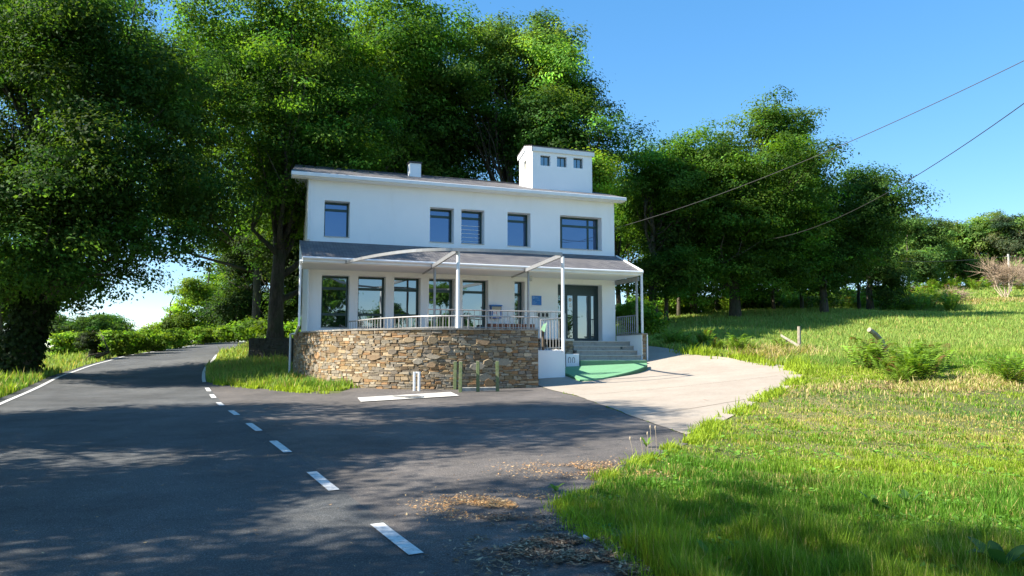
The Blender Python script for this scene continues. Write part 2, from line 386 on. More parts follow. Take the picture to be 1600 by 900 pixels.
# side asphalt: from the road's right line to the terrace wall, the concrete and the verge
rr = offset(R_line, .10)
k0 = next(i for i, p in enumerate(rr) if p[1] > 30.2)
rr_in = offset(R_line, -.35); side_poly = [rr_in[i] for i in range(0, k0+1)]
side_out = [gpix(*p) for p in [(336, 600), (400, 607), (470, 613), (528, 615.5), (547, 607)]] + [(xat(600, 25.5), 25.5)]
side_out += [(xat(700, 25.6), 25.6), (xat(838, 26.3), 26.3), gpix(842, 603), gpix(900, 619), gpix(990, 652), gpix(1072, 681), gpix(1094, 688),
             gpix(1040, 706), gpix(960, 742), gpix(880, 790), gpix(900, 820), gpix(960, 858), gpix(1030, 905)]
side_out += [(2.2, 3), (2.6, -2), (3.5, -16)]
side_poly = side_out + side_poly
_, side_pl = sheet('side_road', side_poly, .010, 'asphalt_side', .5, .02)
drive_poly = [gpix(*p) for p in [(842, 602.6), (900, 618.6), (990, 651.6), (1072, 680.6), (1120, 662), (1180, 630), (1235, 605), (1256, 585), (1240, 573), (1180, 564), (1110, 556), (1060, 549), (1014, 541)]] + [
    (xat(1005, 42, 2.7), 42), (xat(960, 42, 2.7), 42), (xat(960, 33, 2), 33), (xat(860, 28.6, 1), 28.6), (xat(842, 28.6, 1), 28.6)]
_, drive_pl = sheet('driveway', drive_poly, .018, 'drive_concrete', .5, .015)

# painted markings
def strip(name, line, w, off, mat='paint_white'):
    a, b = offset(line, -w/2), offset(line, w/2); mb = MB()
    A, B = np.array(a), np.array(b); za, zb = gz(A[:, 0], A[:, 1])+off, gz(B[:, 0], B[:, 1])+off
    vs = [(x, y, z) for (x, y), z in zip(a, za)] + [(x, y, z) for (x, y), z in zip(b, zb)]; n = len(a)
    return link(name, vs, [(i, n+i, n+i+1, i+1) for i in range(n-1)], mat)
def sub(line, d0, d1, step=.4):
    L = np.array(line); s = np.r_[0, np.cumsum(np.linalg.norm(np.diff(L, axis=0), axis=1))]
    q = np.linspace(d0, d1, max(2, int((d1-d0)/step)+1)); return [(float(np.interp(x, s, L[:, 0])), float(np.interp(x, s, L[:, 1]))) for x in q]
def arclen_at_y(line, Y):
    L = np.array(line); s = np.r_[0, np.cumsum(np.linalg.norm(np.diff(L, axis=0), axis=1))]; return float(np.interp(Y, L[:, 1], s))
for ja, jb in (((905, 618), (1215, 588)), ((1000, 650), (1165, 625))):
    A_, B_ = gpix(*ja), gpix(*jb); tag(strip('paving_joint', [tuple(np.array(A_)*(1-t)+np.array(B_)*t) for t in np.linspace(0, 1, 30)], .022, .024, 'mortar'), kind='structure')
lmark = sub(offset(L_s, .02), 0, 200); lmark = [p for p in lmark if p[1] < 105]
tag(strip('edge_line', sub(L_s, 0, arclen_at_y(L_s, 100)), .12, .026), kind='structure')
s_sol = arclen_at_y(R_line, gpix(318, 598)[1]); tag(strip('edge_line', sub(R_line, s_sol, arclen_at_y(R_line, 98)), .13, .026), kind='structure')
dash_px = [((640, 870), (572, 822)), ((517, 769), (478, 740)), ((446, 709), (417, 691)), ((403, 675), (382, 663)), ((372, 650), (357, 643)), ((351, 635), (340, 630)), ((340, 623), (330, 617.5)), ((327, 612.5), (320, 607))]
for (a, b) in dash_px:
    ya, yb = gpix(a[0]-11, a[1])[1], gpix(b[0]+8, b[1])[1]
    s0, s1 = arclen_at_y(R_line, ya), arclen_at_y(R_line, yb)
    tag(strip('lane_dash', sub(R_line, s0, s1, .3), .135, .026), kind='structure')
s0 = arclen_at_y(R_line, gpix(630, 870)[1]) 
for k in (1, 2, 3): tag(strip('lane_dash', sub(R_line, s0-2.55*k, s0-2.55*k+.98, .3), .15, .026), kind='structure')
pa = [gpix(*p) for p in [(558.5, 623), (704, 614), (717.6, 619.8), (563.8, 629.4)]]
sheet('painted_patch', [tuple(p) for p in pa][::-1], .034, 'patch_white', .3)
mc = gpix(636, 621.6); mh = MB(); k = 28
t = thing('manhole_cover', (mc[0], mc[1], g1(*mc)), 'round worn manhole cover set in the white painted patch before the stone wall', 'manhole cover')
mh.prism([(mc[0]+.42*math.cos(a*2*math.pi/k), mc[1]+.42*math.sin(a*2*math.pi/k)) for a in range(k)], g1(*mc)-.02, g1(*mc)+.046)
obj('cover_plate', mh, 'iron', t)
rg = MB(); n0 = 0
for a in range(k):
    a0, a1 = a*2*math.pi/k, (a+1)*2*math.pi/k; z0, z1 = g1(*mc)-.02, g1(*mc)+.052
    P = lambda r, an, z: (mc[0]+r*math.cos(an), mc[1]+r*math.sin(an), z)
    rg.quad(P(.425, a0, z1), P(.50, a0, z1), P(.50, a1, z1), P(.425, a1, z1)); rg.quad(P(.50, a0, z0), P(.50, a1, z0), P(.50, a1, z1), P(.50, a0, z1))
obj('rim', rg, 'kerb_concrete', t)

# ------------------------------------------------------------------ building frame of reference
TH = R(20); U = np.array([math.cos(TH), math.sin(TH)]); Wd = np.array([math.sin(TH), -math.cos(TH)])
O = at(480, 500, 30)[:2]
def uw(u, w_, z): p = O + U*u + Wd*w_; return (p[0], p[1], z)
def on_plane(px, py, w_):
    d = ray(px, py); s = (w_ + float(O @ Wd)) / float(d[:2] @ Wd) ; p = np.array([0, 0, CAMZ]) + d*s
    return float((p[:2]-O) @ U), float(p[2])
def to_uw(p): q = np.array(p[:2])-O; return float(q @ U), float(q @ Wd)
def box(mb, u0, u1, w0, w1, z0, z1):
    a = [uw(u0, w0, z0), uw(u1, w0, z0), uw(u1, w1, z0), uw(u0, w1, z0)]; b = [(x, y, z1) for x, y, _ in a]
    # orientation: w grows towards the camera, so reverse for outward normals
    a, b = a[::-1], b[::-1]; mb.hexa(a + b); return mb
UR = on_plane(960.5, 420, 0)[0]; UL = 0.0
ZF = 2.52
print('ground check', [(p[0], p[1], round(g1(*at(*p)[:2])-at(*p)[2], 2)) for p in [(1600,450,110),(1500,449,110),(1600,481,65),(1500,470,75),(1450,491,62),(1300,488,57),(1165,497,54),(1250,579,26),(1012,577,31),(841,605,26),(333,535.5,78),(130,577,36),(1600,565,25)]])
print('house width', UR, 'right corner', uw(UR, 0, 0))
up = [(507.3, 547, 314.5, 371.5), (672, 709.5, 324.5, 380), (721, 757, 327.5, 382), (793, 829, 331.5, 386), (875, 940, 336.5, 390.5)]
lo = [(503, 546.6, 430, 513.5), (560, 603, 431.5, 513), (616, 657.5, 433, 513.5), (670.5, 710.6, 434.5, 514), (723, 763, 437, 514), (804, 820, 439, 508)]
opens = []
for i, (a, b, c, d) in enumerate(up):
    u0, u1 = on_plane(a, c, 0)[0], on_plane(b, c, 0)[0]; opens.append([u0, u1, on_plane((a+b)/2, d-.5, 0)[1], on_plane((a+b)/2, c+.5, 0)[1]])
for i, (a, b, c, d) in enumerate(lo):
    u0, u1 = on_plane(a, c, 0)[0], on_plane(b, c, 0)[0]; opens.append([u0, u1, on_plane((a+b)/2, d, 0)[1], on_plane((a+b)/2, c+.5, 0)[1]])
zt = np.mean([o[3] for o in opens[:5]]); zb = np.mean([o[2] for o in opens[:4]]); zlt = np.mean([o[3] for o in opens[5:11]]); zlb = np.mean([o[2] for o in opens[5:10]])
for o in opens[:5]: o[3] = .5*o[3]+.5*zt; o[2] = .6*o[2]+.4*zb
for o in opens[5:]: o[3] = .5*o[3]+.5*zlt
for o in opens[5:10]: o[2] = .5*o[2]+.5*zlb
DU0, DU1 = on_plane(871.8, 480, 0)[0], on_plane(941, 480, 0)[0]; DZ1 = on_plane(905, 444.5, 0)[1]
opens.append([DU0, DU1, ZF, DZ1])
print('openings', [[round(v, 2) for v in o] for o in opens])
REC = .42
bld = thing('roadside_house', uw(UR/2, -4, g1(*(O+U*UR/2))), 'long white two storey house with slate roof and small tower behind the curved wall', 'house')
def wall_with_holes(mb, u0, u1, z0, z1, w0, holes, rec):
    us = sorted({u0, u1, *[h[0] for h in holes], *[h[1] for h in holes]}); zs = sorted({z0, z1, *[h[2] for h in holes], *[h[3] for h in holes]})
    for a, b in zip(us, us[1:]):
        for c, d in zip(zs, zs[1:]):
            m = ((a+b)/2, (c+d)/2)
            if any(h[0] < m[0] < h[1] and h[2] < m[1] < h[3] for h in holes): continue
            mb.quad(uw(a, w0, c), uw(b, w0, c), uw(b, w0, d), uw(a, w0, d))
    for a, b, c, d in holes:
        mb.quad(uw(a, w0, c), uw(a, w0, d), uw(a, w0-rec, d), uw(a, w0-rec, c)); mb.quad(uw(b, w0, c), uw(b, w0-rec, c), uw(b, w0-rec, d), uw(b, w0, d))
        mb.quad(uw(a, w0, d), uw(b, w0, d), uw(b, w0-rec, d), uw(a, w0-rec, d)); mb.quad(uw(a, w0, c), uw(a, w0-rec, c), uw(b, w0-rec, c), uw(b, w0, c))
EZ = 9.0                                     # wall top under the eaves
eL = on_plane(458, 273, .42)[1]; eR = on_plane(975, 303.5, .42)[1]; EAVE = (eL+eR)/2
D = 8.0
fw = MB(); wall_with_holes(fw, 0, UR, .3, EAVE-.12, 0, opens, REC+.1)
obj('front_wall', fw, 'white_render', bld)
# back left corner of the slightly skewed plan
def u_at(px, w_):  return on_plane(px, 450, w_)[0]
UBL = u_at(472, -D)
RID = on_plane(456, 258.5, -D/2)[1]
sw = MB()
sw.poly([uw(0, 0, .3), uw(0, 0, EAVE-.12), uw((UBL)/2, -D/2, RID-.22), uw(UBL, -D, EAVE-.12), uw(UBL, -D, .3)])
obj('gable_wall', sw, 'white_render', bld)
sw = MB(); sw.poly([uw(UR, 0, .3), uw(UR, -D, .3), uw(UR, -D, EAVE-.12), uw(UR, -D/2, RID-.22), uw(UR, 0, EAVE-.12)]); obj('gable_wall', sw, 'white_render', bld)
sw = MB(); sw.quad(uw(UBL, -D, .3), uw(UBL, -D, EAVE-.12), uw(UR, -D, EAVE-.12), uw(UR, -D, .3)); obj('back_wall', sw, 'white_render', bld)
# main roof
REL, RER = on_plane(455.5, 272, .42)[0], on_plane(977, 303, .42)[0]
RBL = u_at(456, -D-.5); RML = u_at(456, -D/2)
def slope(mb, uvl, q, thick=.09):           # q: 4 corners ccw from above, eave first
    n = len(mb.v); lows = [(x, y, z-thick) for x, y, z in q]; mb.hexa([tuple(p) for p in lows] + [tuple(p) for p in q])
    a, b, c, d = [np.array(p) for p in q]; e = (b-a)/np.linalg.norm(b-a)
    for p in list(lows)+list(q):
        p = np.array(p)-a; uvl.append((float(p @ e), float(np.linalg.norm(p-e*(p @ e)))))
rf = MB(); uvs = []
slope(rf, uvs, [uw(REL, .44, EAVE), uw(RER, .44, EAVE), uw(RER-.05, -D/2, RID), uw(RML, -D/2, RID)])
slope(rf, uvs, [uw(RER-.05, -D-.5, EAVE-.03), uw(RBL, -D-.5, EAVE-.03), uw(RML, -D/2, RID+.002), uw(RER-.05, -D/2, RID+.002)])
roof = obj('roof', rf, 'slate', bld, uv=uvs)
rc = MB(); rc.tube([uw(RML, -D/2, RID+.01), uw(RER-.05, -D/2, RID+.01)], .05, 8); obj('ridge_cap', rc, 'slate_edge', roof)
fb = MB(); box(fb, REL-.012, RER+.012, .45, .53, EAVE-.175, EAVE-.015); obj('eaves_board', fb, 'white_metal', roof, bevel=.02)
sf = MB(); box(sf, REL+.02, RER-.02, .002, .445, EAVE-.2, EAVE-.12); obj('soffit', sf, 'white_render', roof)
# verge underside at the left gable
sf = MB(); 
def vslab(u0a, u1a, wa, za, u0b, u1b, wb, zb, th):
    sf.hexa([uw(u0a, wa, za-th), uw(u1a, wa, za-th), uw(u1b, wb, zb-th), uw(u0b, wb, zb-th), uw(u0a, wa, za), uw(u1a, wa, za), uw(u1b, wb, zb), uw(u0b, wb, zb)])
vslab(REL+.02, -.003, .0, EAVE-.1+.14, RML+.02, UBL/2-.003, -D/2, RID-.095, .1)
vslab(RML+.02, UBL/2-.003, -D/2, RID-.095, RBL+.02, UBL-.003, -D-.45, EAVE-.12, .1)
obj('soffit', sf, 'white_render', roof)
# tower
def roof_z(w_): return EAVE + (.44-w_)*(RID-EAVE)/(D/2+.44)
TW = -1.15
t0, t1 = on_plane(832, 290, TW)[0], on_plane(925.3, 290, TW)[0]; TD = 1.75
zt0 = .5*(on_plane(832, 229.5, TW)[1]+on_plane(925.3, 237.5, TW)[1]); TPK = zt0+.22
print('tower', t0, t1, zt0, 'EAVE', EAVE, 'RID', RID, 'rooflen', REL, RER)
tw = [(838, 858-.5, 243.5, 259), (870.3, 885.7, 245.4, 261.3), (896, 911, 247.5, 263.2)]
th = [[on_plane(a, 250, TW)[0], on_plane(b, 250, TW)[0], on_plane((a+b)/2, d, TW)[1], on_plane((a+b)/2, c, TW)[1]] for a, b, c, d in [(844.5, 860, 243, 259), (870.3, 885.7, 245, 261), (896, 911, 247, 263)]]
tm = MB(); wall_with_holes(tm, t0, t1, roof_z(TW)-.5, zt0, TW, th, .2)
wb = TW-TD
ghz = (zt0-.95, zt0-.45); gw = (TW-.75, TW-1.15)
tm.quad(uw(t0, TW, roof_z(TW)-.5), uw(t0, TW, zt0), uw(t0, gw[0], zt0), uw(t0, gw[0], roof_z(TW)-.5))
tm.quad(uw(t0, gw[1], roof_z(TW)-.5), uw(t0, gw[1], zt0), uw(t0, wb, zt0), uw(t0, wb, roof_z(TW)-.5))
tm.quad(uw(t0, gw[0], ghz[1]), uw(t0, gw[0], zt0), uw(t0, gw[1], zt0), uw(t0, gw[1], ghz[1]))
tm.quad(uw(t0, gw[0], roof_z(TW)-.5), uw(t0, gw[0], ghz[0]), uw(t0, gw[1], ghz[0]), uw(t0, gw[1], roof_z(TW)-.5))
for zz in ghz: tm.quad(uw(t0, gw[0], zz), uw(t0, gw[1], zz), uw(t0+.12, gw[1], zz), uw(t0+.12, gw[0], zz))
for ww in gw: tm.quad(uw(t0, ww, ghz[0]), uw(t0+.12, ww, ghz[0]), uw(t0+.12, ww, ghz[1]), uw(t0, ww, ghz[1]))
tm.quad(uw(t1, TW, roof_z(TW)-.8), uw(t1, wb, roof_z(TW)-.8), uw(t1, wb, zt0), uw(t1, TW, zt0)); tm.quad(uw(t0, wb, roof_z(TW)-.5), uw(t0, wb, zt0), uw(t1, wb, zt0), uw(t1, wb, roof_z(TW)-.5))
tm.poly([uw(t0, TW, zt0), uw(t0, TW-TD/2, TPK), uw(t0, wb, zt0)]); tm.poly([uw(t1, TW, zt0), uw(t1, wb, zt0), uw(t1, TW-TD/2, TPK)])
tower = obj('tower', tm, 'white_render', bld)
tr = MB(); tuv = []
slope(tr, tuv, [uw(t0-.07, TW+.1, zt0+.03), uw(t1+.1, TW+.1, zt0+.03), uw(t1+.1, TW-TD/2, TPK+.06), uw(t0-.07, TW-TD/2, TPK+.06)], .05)
slope(tr, tuv, [uw(t1+.1, wb-.1, zt0-.0), uw(t0-.07, wb-.1, zt0-.0), uw(t0-.07, TW-TD/2, TPK+.062), uw(t1+.1, TW-TD/2, TPK+.062)], .05)
obj('tower_roof', tr, 'slate', tower, uv=tuv)
tb = MB(); box(tb, t0-.06, t1+.09, TW+.003, TW+.085, zt0-.22, zt0-.02); obj('tower_fascia', tb, 'white_metal', tower)
tb = MB()
for (wa, za, wc, zc) in ((TW+.085, zt0-.02, TW-TD/2, TPK+.01), (TW-TD/2, TPK+.01, wb-.09, zt0-.05)):
    tb.hexa([uw(t0-.06, wa, za-.2), uw(t0-.003, wa, za-.2), uw(t0-.003, wc, zc-.2), uw(t0-.06, wc, zc-.2), uw(t0-.06, wa, za), uw(t0-.003, wa, za), uw(t0-.003, wc, zc), uw(t0-.06, wc, zc)])
obj('tower_verge_board', tb, 'white_metal', tower)
for h in th:
    m_ = MB(); fz = .035
    box(m_, h[0], h[1], TW-.2, TW-.16, h[2], h[2]+fz); box(m_, h[0], h[1], TW-.2, TW-.16, h[3]-fz, h[3]); box(m_, h[0], h[0]+fz, TW-.2, TW-.16, h[2]+fz, h[3]-fz); box(m_, h[1]-fz, h[1], TW-.2, TW-.16, h[2]+fz, h[3]-fz)
    box(m_, (h[0]+h[1])/2-.012, (h[0]+h[1])/2+.012, TW-.2, TW-.165, h[2]+fz, h[3]-fz)
    box(m_, h[0]-.02, h[1]+.02, TW-.215, TW-.205, h[2]-.02, h[3]+.02)
    obj('tower_window', m_, 'green_frame', tower)
    p_ = MB(); p_.quad(uw(h[0]+fz, TW-.19, h[2]+fz), uw(h[1]-fz, TW-.19, h[2]+fz), uw(h[1]-fz, TW-.19, h[3]-fz), uw(h[0]+fz, TW-.19, h[3]-fz)); obj('tower_pane', p_, 'glass_dark', tower)
p_ = MB(); p_.quad(uw(t0+.11, gw[0], ghz[0]), uw(t0+.11, gw[0], ghz[1]), uw(t0+.11, gw[1], ghz[1]), uw(t0+.11, gw[1], ghz[0])); obj('vent_panel', p_, 'lamp_cover', tower)
# chimney
CW = -2.9; c0, c1 = on_plane(640.3, 262, CW)[0], on_plane(658, 262, CW)[0]; cz = on_plane(649, 255, CW)[1]
ch = MB(); box(ch, c0, c1, CW-.5, CW, roof_z(CW)-.3, cz); chim = obj('chimney', ch, 'white_render', bld, bevel=.01)
ch = MB(); box(ch, c0-.04, c1+.04, CW-.54, CW+.04, cz+.002, cz+.07); obj('chimney_cap', ch, 'slate_edge', chim)

# windows
def window(h, hs, vs, glass, rec=REC, fwid=.075, slats=0):
    a, b, c, d = h; m_ = MB(); w0, w1 = -rec-.06, -rec
    box(m_, a+.002, b-.002, w0, w1, c+.002, c+fwid); box(m_, a+.002, b-.002, w0, w1, d-fwid, d-.002); box(m_, a+.002, a+fwid, w0, w1, c+fwid, d-fwid); box(m_, b-fwid, b-.002, w0, w1, c+fwid, d-fwid)
    for f, t_ in hs: z = c+(d-c)*f; box(m_, a+fwid, b-fwid, w0, w1-.004, z-t_/2, z+t_/2)
    zb_ = c+(d-c)*(hs[-1][0] if hs and vs and vs[0][2] else 0)
    for f, t_, full in vs:
        u = a+(b-a)*f; box(m_, u-t_/2, u+t_/2, w0, w1-.008, c+fwid, d-fwid)
    fr = obj('window', m_, 'green_frame', bld)
    p_ = MB(); p_.quad(uw(a+.01, w0+.02, c+.01), uw(b-.01, w0+.02, c+.01), uw(b-.01, w0+.02, d-.01), uw(a+.01, w0+.02, d-.01)); obj('pane', p_, glass, fr)
    s_ = MB(); box(s_, a+.002, b-.002, w1+.005, .03, c+.001, c+.03); obj('sill', s_, 'nosing', fr)
    if slats:
        bl = MB()
        for k in range(slats): z = c+.18+k*.17; box(bl, a+fwid+.01, b-fwid-.01, w0+.022, w0+.03, z, z+.022)
        obj('blind', bl, 'paper', fr)
window(opens[0], [(.79, .10)], [], 'glass_blue'); window(opens[1], [(.79, .10)], [], 'glass_blue')
window(opens[2], [(.79, .10)], [], 'glass_blue', slats=5); window(opens[3], [(.79, .10)], [], 'glass_blue')
window(opens[4], [(.74, .10)], [(.12, .08, 1), (.76, .08, 1)], 'glass_blue')
for h in opens[5:10]: window(h, [(.27, .10), (.765, .11)], [], 'glass_dark', fwid=.08)
window(opens[10], [(.22, .06), (.72, .1)], [], 'glass_dark', fwid=.06)
# door set
a, b, c, d = opens[11]; w1 = -REC; m_ = MB()
def du(px): return on_plane(px, 490, w1)[0]
dz = lambda py: on_plane(905, py, w1)[1]
ztr = dz(462)
edges = [(a+.002, a+.07), (du(876.5), du(886.8)), (du(895.8), du(902.6)), (du(920), du(923.6)), (du(928.6), b-.002)]
for x0, x1 in edges: box(m_, x0, x1, w1-.07, w1, c+.02, ztr)
box(m_, a+.002, b-.002, w1-.075, w1+.002, ztr, ztr+.11); box(m_, a+.002, b-.002, w1-.075, w1+.004, d-.1, d-.002)
box(m_, a+.002, a+.08, w1-.07, w1, ztr+.11, d-.1); box(m_, b-.08, b-.002, w1-.07, w1, ztr+.11, d-.1)
box(m_, a+.08, b-.08, w1-.05, w1-.03, ztr+.11, d-.1)
box(m_, a+.005, b-.005, w1-.065, w1-.003, c+.02, c+.16)
dr = obj('door', m_, 'door_frame', bld)
p_ = MB(); p_.quad(uw(a+.01, w1-.045, c+.03), uw(b-.01, w1-.045, c+.03), uw(b-.01, w1-.045, ztr), uw(a+.01, w1-.045, ztr)); obj('pane', p_, 'glass_dark', dr)
m_ = MB(); hx, hz = du(901), dz(495.5); m_.tube([uw(hx, w1, hz), uw(hx, w1+.05, hz), uw(hx+.14, w1+.055, hz)], .012, 6); obj('handle', m_, 'black_rubber', dr)
m_ = MB()
for (px, py, r_) in ((891.5, 468.8, .07),):
    u_, z_ = du(px), dz(py); k = 20
    for i in range(k):
        a0, a1 = i*2*math.pi/k, (i+1)*2*math.pi/k; m_.quad(*[uw(u_+rr_*math.cos(an), w1-.04, z_+rr_*math.sin(an)) for rr_, an in ((r_, a0), (r_, a1), (r_*.78, a1), (r_*.78, a0))])
    for i in (1, -1): m_.quad(*[uw(u_+x, w1-.04, z_+y) for x, y in ((-.04, -.035*i), (-.032, -.042*i), (.04, .035*i), (.032, .042*i))])
obj('door_sticker', m_, 'black_rubber', dr)
m_ = MB(); u_, z_ = du(892), dz(477.5); m_.quad(*[uw(u_+x, w1-.04, z_+y) for x, y in ((-.06, -.09), (.06, -.09), (.06, .09), (-.06, .09))]); obj('notice', m_, 'paper', dr)
m_ = MB(); u_, z_ = du(891.5), dz(468.8); k = 20; m_.poly([uw(u_+.095*math.cos(i*2*math.pi/k), w1-.042, z_+.095*math.sin(i*2*math.pi/k)) for i in range(k)]); obj('notice', m_, 'paper', dr)

# porch roof
PW = 2.2
pl_, pr_ = on_plane(472.5, 402, PW), on_plane(1001.8, 422.8, PW); PZ = (pl_[1]+pr_[1])/2; PU0, PU1 = pl_[0], pr_[0]
PZT = .5*(on_plane(480, 378.5, 0)[1]+on_plane(960, 398.5, 0)[1])
print('porch', pl_, pr_, PZT, 'UR', UR)
pu0 = min(PU0, 0)-.0
pf = MB(); puv = []
slope(pf, puv, [uw(PU0, PW, PZ), uw(PU1, PW, PZ), uw(UR+.05, .01, PZT), uw(PU0+.03, .01, PZT)], .06)
porch = obj('porch_roof', pf, 'slate', bld, uv=puv)
m_ = MB(); box(m_, PU0-.01, PU1+.01, PW+.005, PW+.11, PZ-.2, PZ-.01); obj('porch_fascia', m_, 'white_metal', porch, bevel=.02)
m_ = MB(); m_.tube([uw(PU0, PW+.16, PZ-.05), uw(PU1, PW+.16, PZ-.06)], .05, 10); obj('gutter', m_, 'white_metal', porch)
m_ = MB()
m_.hexa([uw(UR+.05, 0, PZT-.03), uw(UR+.11, 0, PZT-.03), uw(PU1+.06, PW+.1, PZ-.06), uw(PU1, PW+.1, PZ-.06), uw(UR+.05, 0, PZT+.05), uw(UR+.11, 0, PZT+.05), uw(PU1+.06, PW+.1, PZ+.03), uw(PU1, PW+.1, PZ+.03)])
obj('verge_board', m_, 'white_metal', porch)
m_ = MB(); box(m_, PU0+.02, UR, .003, PW, PZ-.22, PZ-.14); obj('soffit', m_, 'white_render', porch)
m_ = MB(); bz = .5*(on_plane(962, 441, 0)[1]+PZ-.25); box(m_, UR+.0, UR+.001+.1, .01, PW-.1, PZ-.42, PZ-.24)
obj('side_beam', m_, 'steel_paint', porch)
# left cheek of porch
m_ = MB(); m_.poly([uw(PU0+.04, .01, PZT-.06), uw(PU0+.04, .01, PZ-.2), uw(PU0+.04, PW, PZ-.2), uw(PU0+.04, PW, PZ-.06)]); obj('porch_cheek', m_, 'white_render', porch)
# downpipes
m_ = MB(); u_, z_ = on_plane(484, 300, .08); box(m_, u_-.05, u_+.05, .005, .09, PZT+.05, EAVE-.2); obj('downpipe', m_, 'white_metal', bld)
m_ = MB(); uL = PU0-.02
q0 = uw(uL-.02, PW-.2, PZ-.1); tip = at(458, 519, 30.2); low = at(454, 522, 30.4)
m_.tube([uw(uL-.02, PW-.1, PZ-.12), uw(uL-.02, PW-.25, PZ-.3), (*uw(uL-.02, PW-.25, 0)[:2], 3.0), tuple(at(462, 521, 29.6)), tuple(low), (low[0], low[1], g1(low[0], low[1])-.1)], .045, 8)
obj('downpipe', m_, 'white_metal', bld)
m_ = MB(); m_.tube([uw(.02, .06, PZ-.2), uw(.02, .06, 2.6)], .04, 8); obj('downpipe', m_, 'white_metal', bld)
# right porch columns
m_ = MB(); pA = on_plane(1006, 516, PW+.06); m_.tube([uw(PU1-.02, PW+.06, 2.86), uw(PU1-.02, PW+.06, PZ-.1)], .055, 10); obj('porch_column', m_, 'white_metal', bld)
uB, zB = on_plane(995, 480, PW-.25); m_ = MB(); m_.tube([uw(uB, PW-.25, 2.86), uw(uB, PW-.25, PZ-.25)], .055, 10); obj('porch_column', m_, 'steel_paint', bld)
for px in (679, 825.5):
    u_, z_ = on_plane(px, 470, PW-.1); m_ = MB(); m_.tube([uw(u_, PW-.1, ZF), uw(u_, PW-.1, PZ-.2)], .05, 10); obj('porch_column', m_, 'steel_paint', bld)
m_ = MB(); u_, z_ = on_plane(828.5, 434.5, PW-.3); box(m_, u_-.05, u_+.06, PW-.36, PW-.24, z_-.12, z_+.1); obj('porch_lamp', m_, 'lamp_cover', bld)

# ------------------------------------------------------------------ rubble stonework
PAL = np.array([(.33,.225,.115), (.38,.285,.175), (.29,.245,.19), (.21,.145,.085), (.44,.37,.27), (.35,.265,.165), (.25,.205,.155), (.36,.21,.10), (.31,.27,.21)])*.86
def stone_face(path, z0, z1, nrm_side, palw=None, seed=1, hmin=.05, hmax=.105, lmin=.12, lmax=.40, big=0, end_jit=.03):
    """rubble courses along a plan path; returns verts, faces, colours. outward = right-hand side * nrm_side"""
    r = np.random.default_rng(seed); P = np.array(path); s = np.r_[0, np.cumsum(np.linalg.norm(np.diff(P, axis=0), axis=1))]; L = s[-1]
    tg = np.gradient(P, axis=0); tg /= np.linalg.norm(tg, axis=1)[:, None]; nr = np.c_[tg[:, 1], -tg[:, 0]]*nrm_side
    def pos(q, z, o): return (np.interp(q, s, P[:, 0])+np.interp(q, s, nr[:, 0])*o, np.interp(q, s, P[:, 1])+np.interp(q, s, nr[:, 1])*o, z)
    V, Fc, K = [], [], []
    ph = r.uniform(0, 6, 60); 
    def zrow(k, base, q): return base + .02*math.sin(q*1.7+ph[k % 60]) + .013*math.sin(q*5.3+ph[(k*7) % 60])
    def stone(corners, out):                # corners (q,z) list ccw
        c = np.mean(corners, axis=0); n = len(corners); b = len(V); col = PAL[r.choice(len(PAL), p=palw)]*r.uniform(.8, 1.2)
        tilt = r.normal(0, .012, 2)
        for sc_, o in ((1, -.03), (1, out*.55), (.84, out)):
            for (q, z) in corners:
                qq = c[0]+(q-c[0])*sc_; zz = c[1]+(z-c[1])*sc_
                V.append(pos(min(max(qq, -.02), L+.02), zz, o+(tilt[0]*(q-c[0])/.3+tilt[1]*(z-c[1])/.1 if o == out else 0))); K.append(col)
        for ring in (0, 1):
            for i in range(n): j = (i+1) % n; Fc.append((b+ring*n+i, b+ring*n+j, b+(ring+1)*n+j, b+(ring+1)*n+i))
        Fc.append(tuple(b+2*n+i for i in range(n)))
    z = z0; k = 0
    while z < z1-.02:
        h = r.uniform(hmin, hmax); h = min(h, z1-z); 
        if z1-(z+h) < .04: h = z1-z
        q = -r.uniform(0, .2)
        while q < L:
            l = r.uniform(lmin, lmax)*(1 if r.random() < .75 else .6); q2 = q+l
            if q2 > L-.1: q2 = L
            a, b2 = max(q, 0), min(q2, L); g = .0045
            if b2-a > .03:
                j = r.normal(0, .018, 4); zt_ = (lambda qq: zrow(k+1, z+h, qq)) if z+h < z1-.001 else (lambda qq: z1)
                zb_ = lambda qq: zrow(k, z, qq)
                if a <= 0: j[0] = j[3] = 0
                if b2 >= L: j[1] = j[2] = 0
                m = (a+b2)/2; c1 = [(a+g+j[0], zb_(a)+g), (m, zb_(m)+g-abs(r.normal(0, .004))), (b2-g+j[1], zb_(b2)+g), (b2-g+j[2], (zb_(b2)+zt_(b2))/2), (b2-g-abs(j[1])*.6, zt_(b2)-g), (m, zt_(m)-g+r.normal(0, .004)), (a+g+abs(j[3])*.6, zt_(a)-g), (a+g+j[3], (zb_(a)+zt_(a))/2)]
                stone(c1, r.uniform(.010, .034))
            q = q2
        z += h; k += 1
    for i in range(big):
        q, zz = r.uniform(.5, L-.5), r.uniform(z0+.6, z1-.25); sx, sz = r.uniform(.14, .33), r.uniform(.09, .19); n = r.integers(5, 8); a0 = r.uniform(0, 6)
        stone([(q+sx*math.cos(a0+t*2*math.pi/n)*r.uniform(.75, 1.1), zz+sz*math.sin(a0+t*2*math.pi/n)*r.uniform(.75, 1.1)) for t in range(n)], .046)
    return V, Fc, np.array(K)
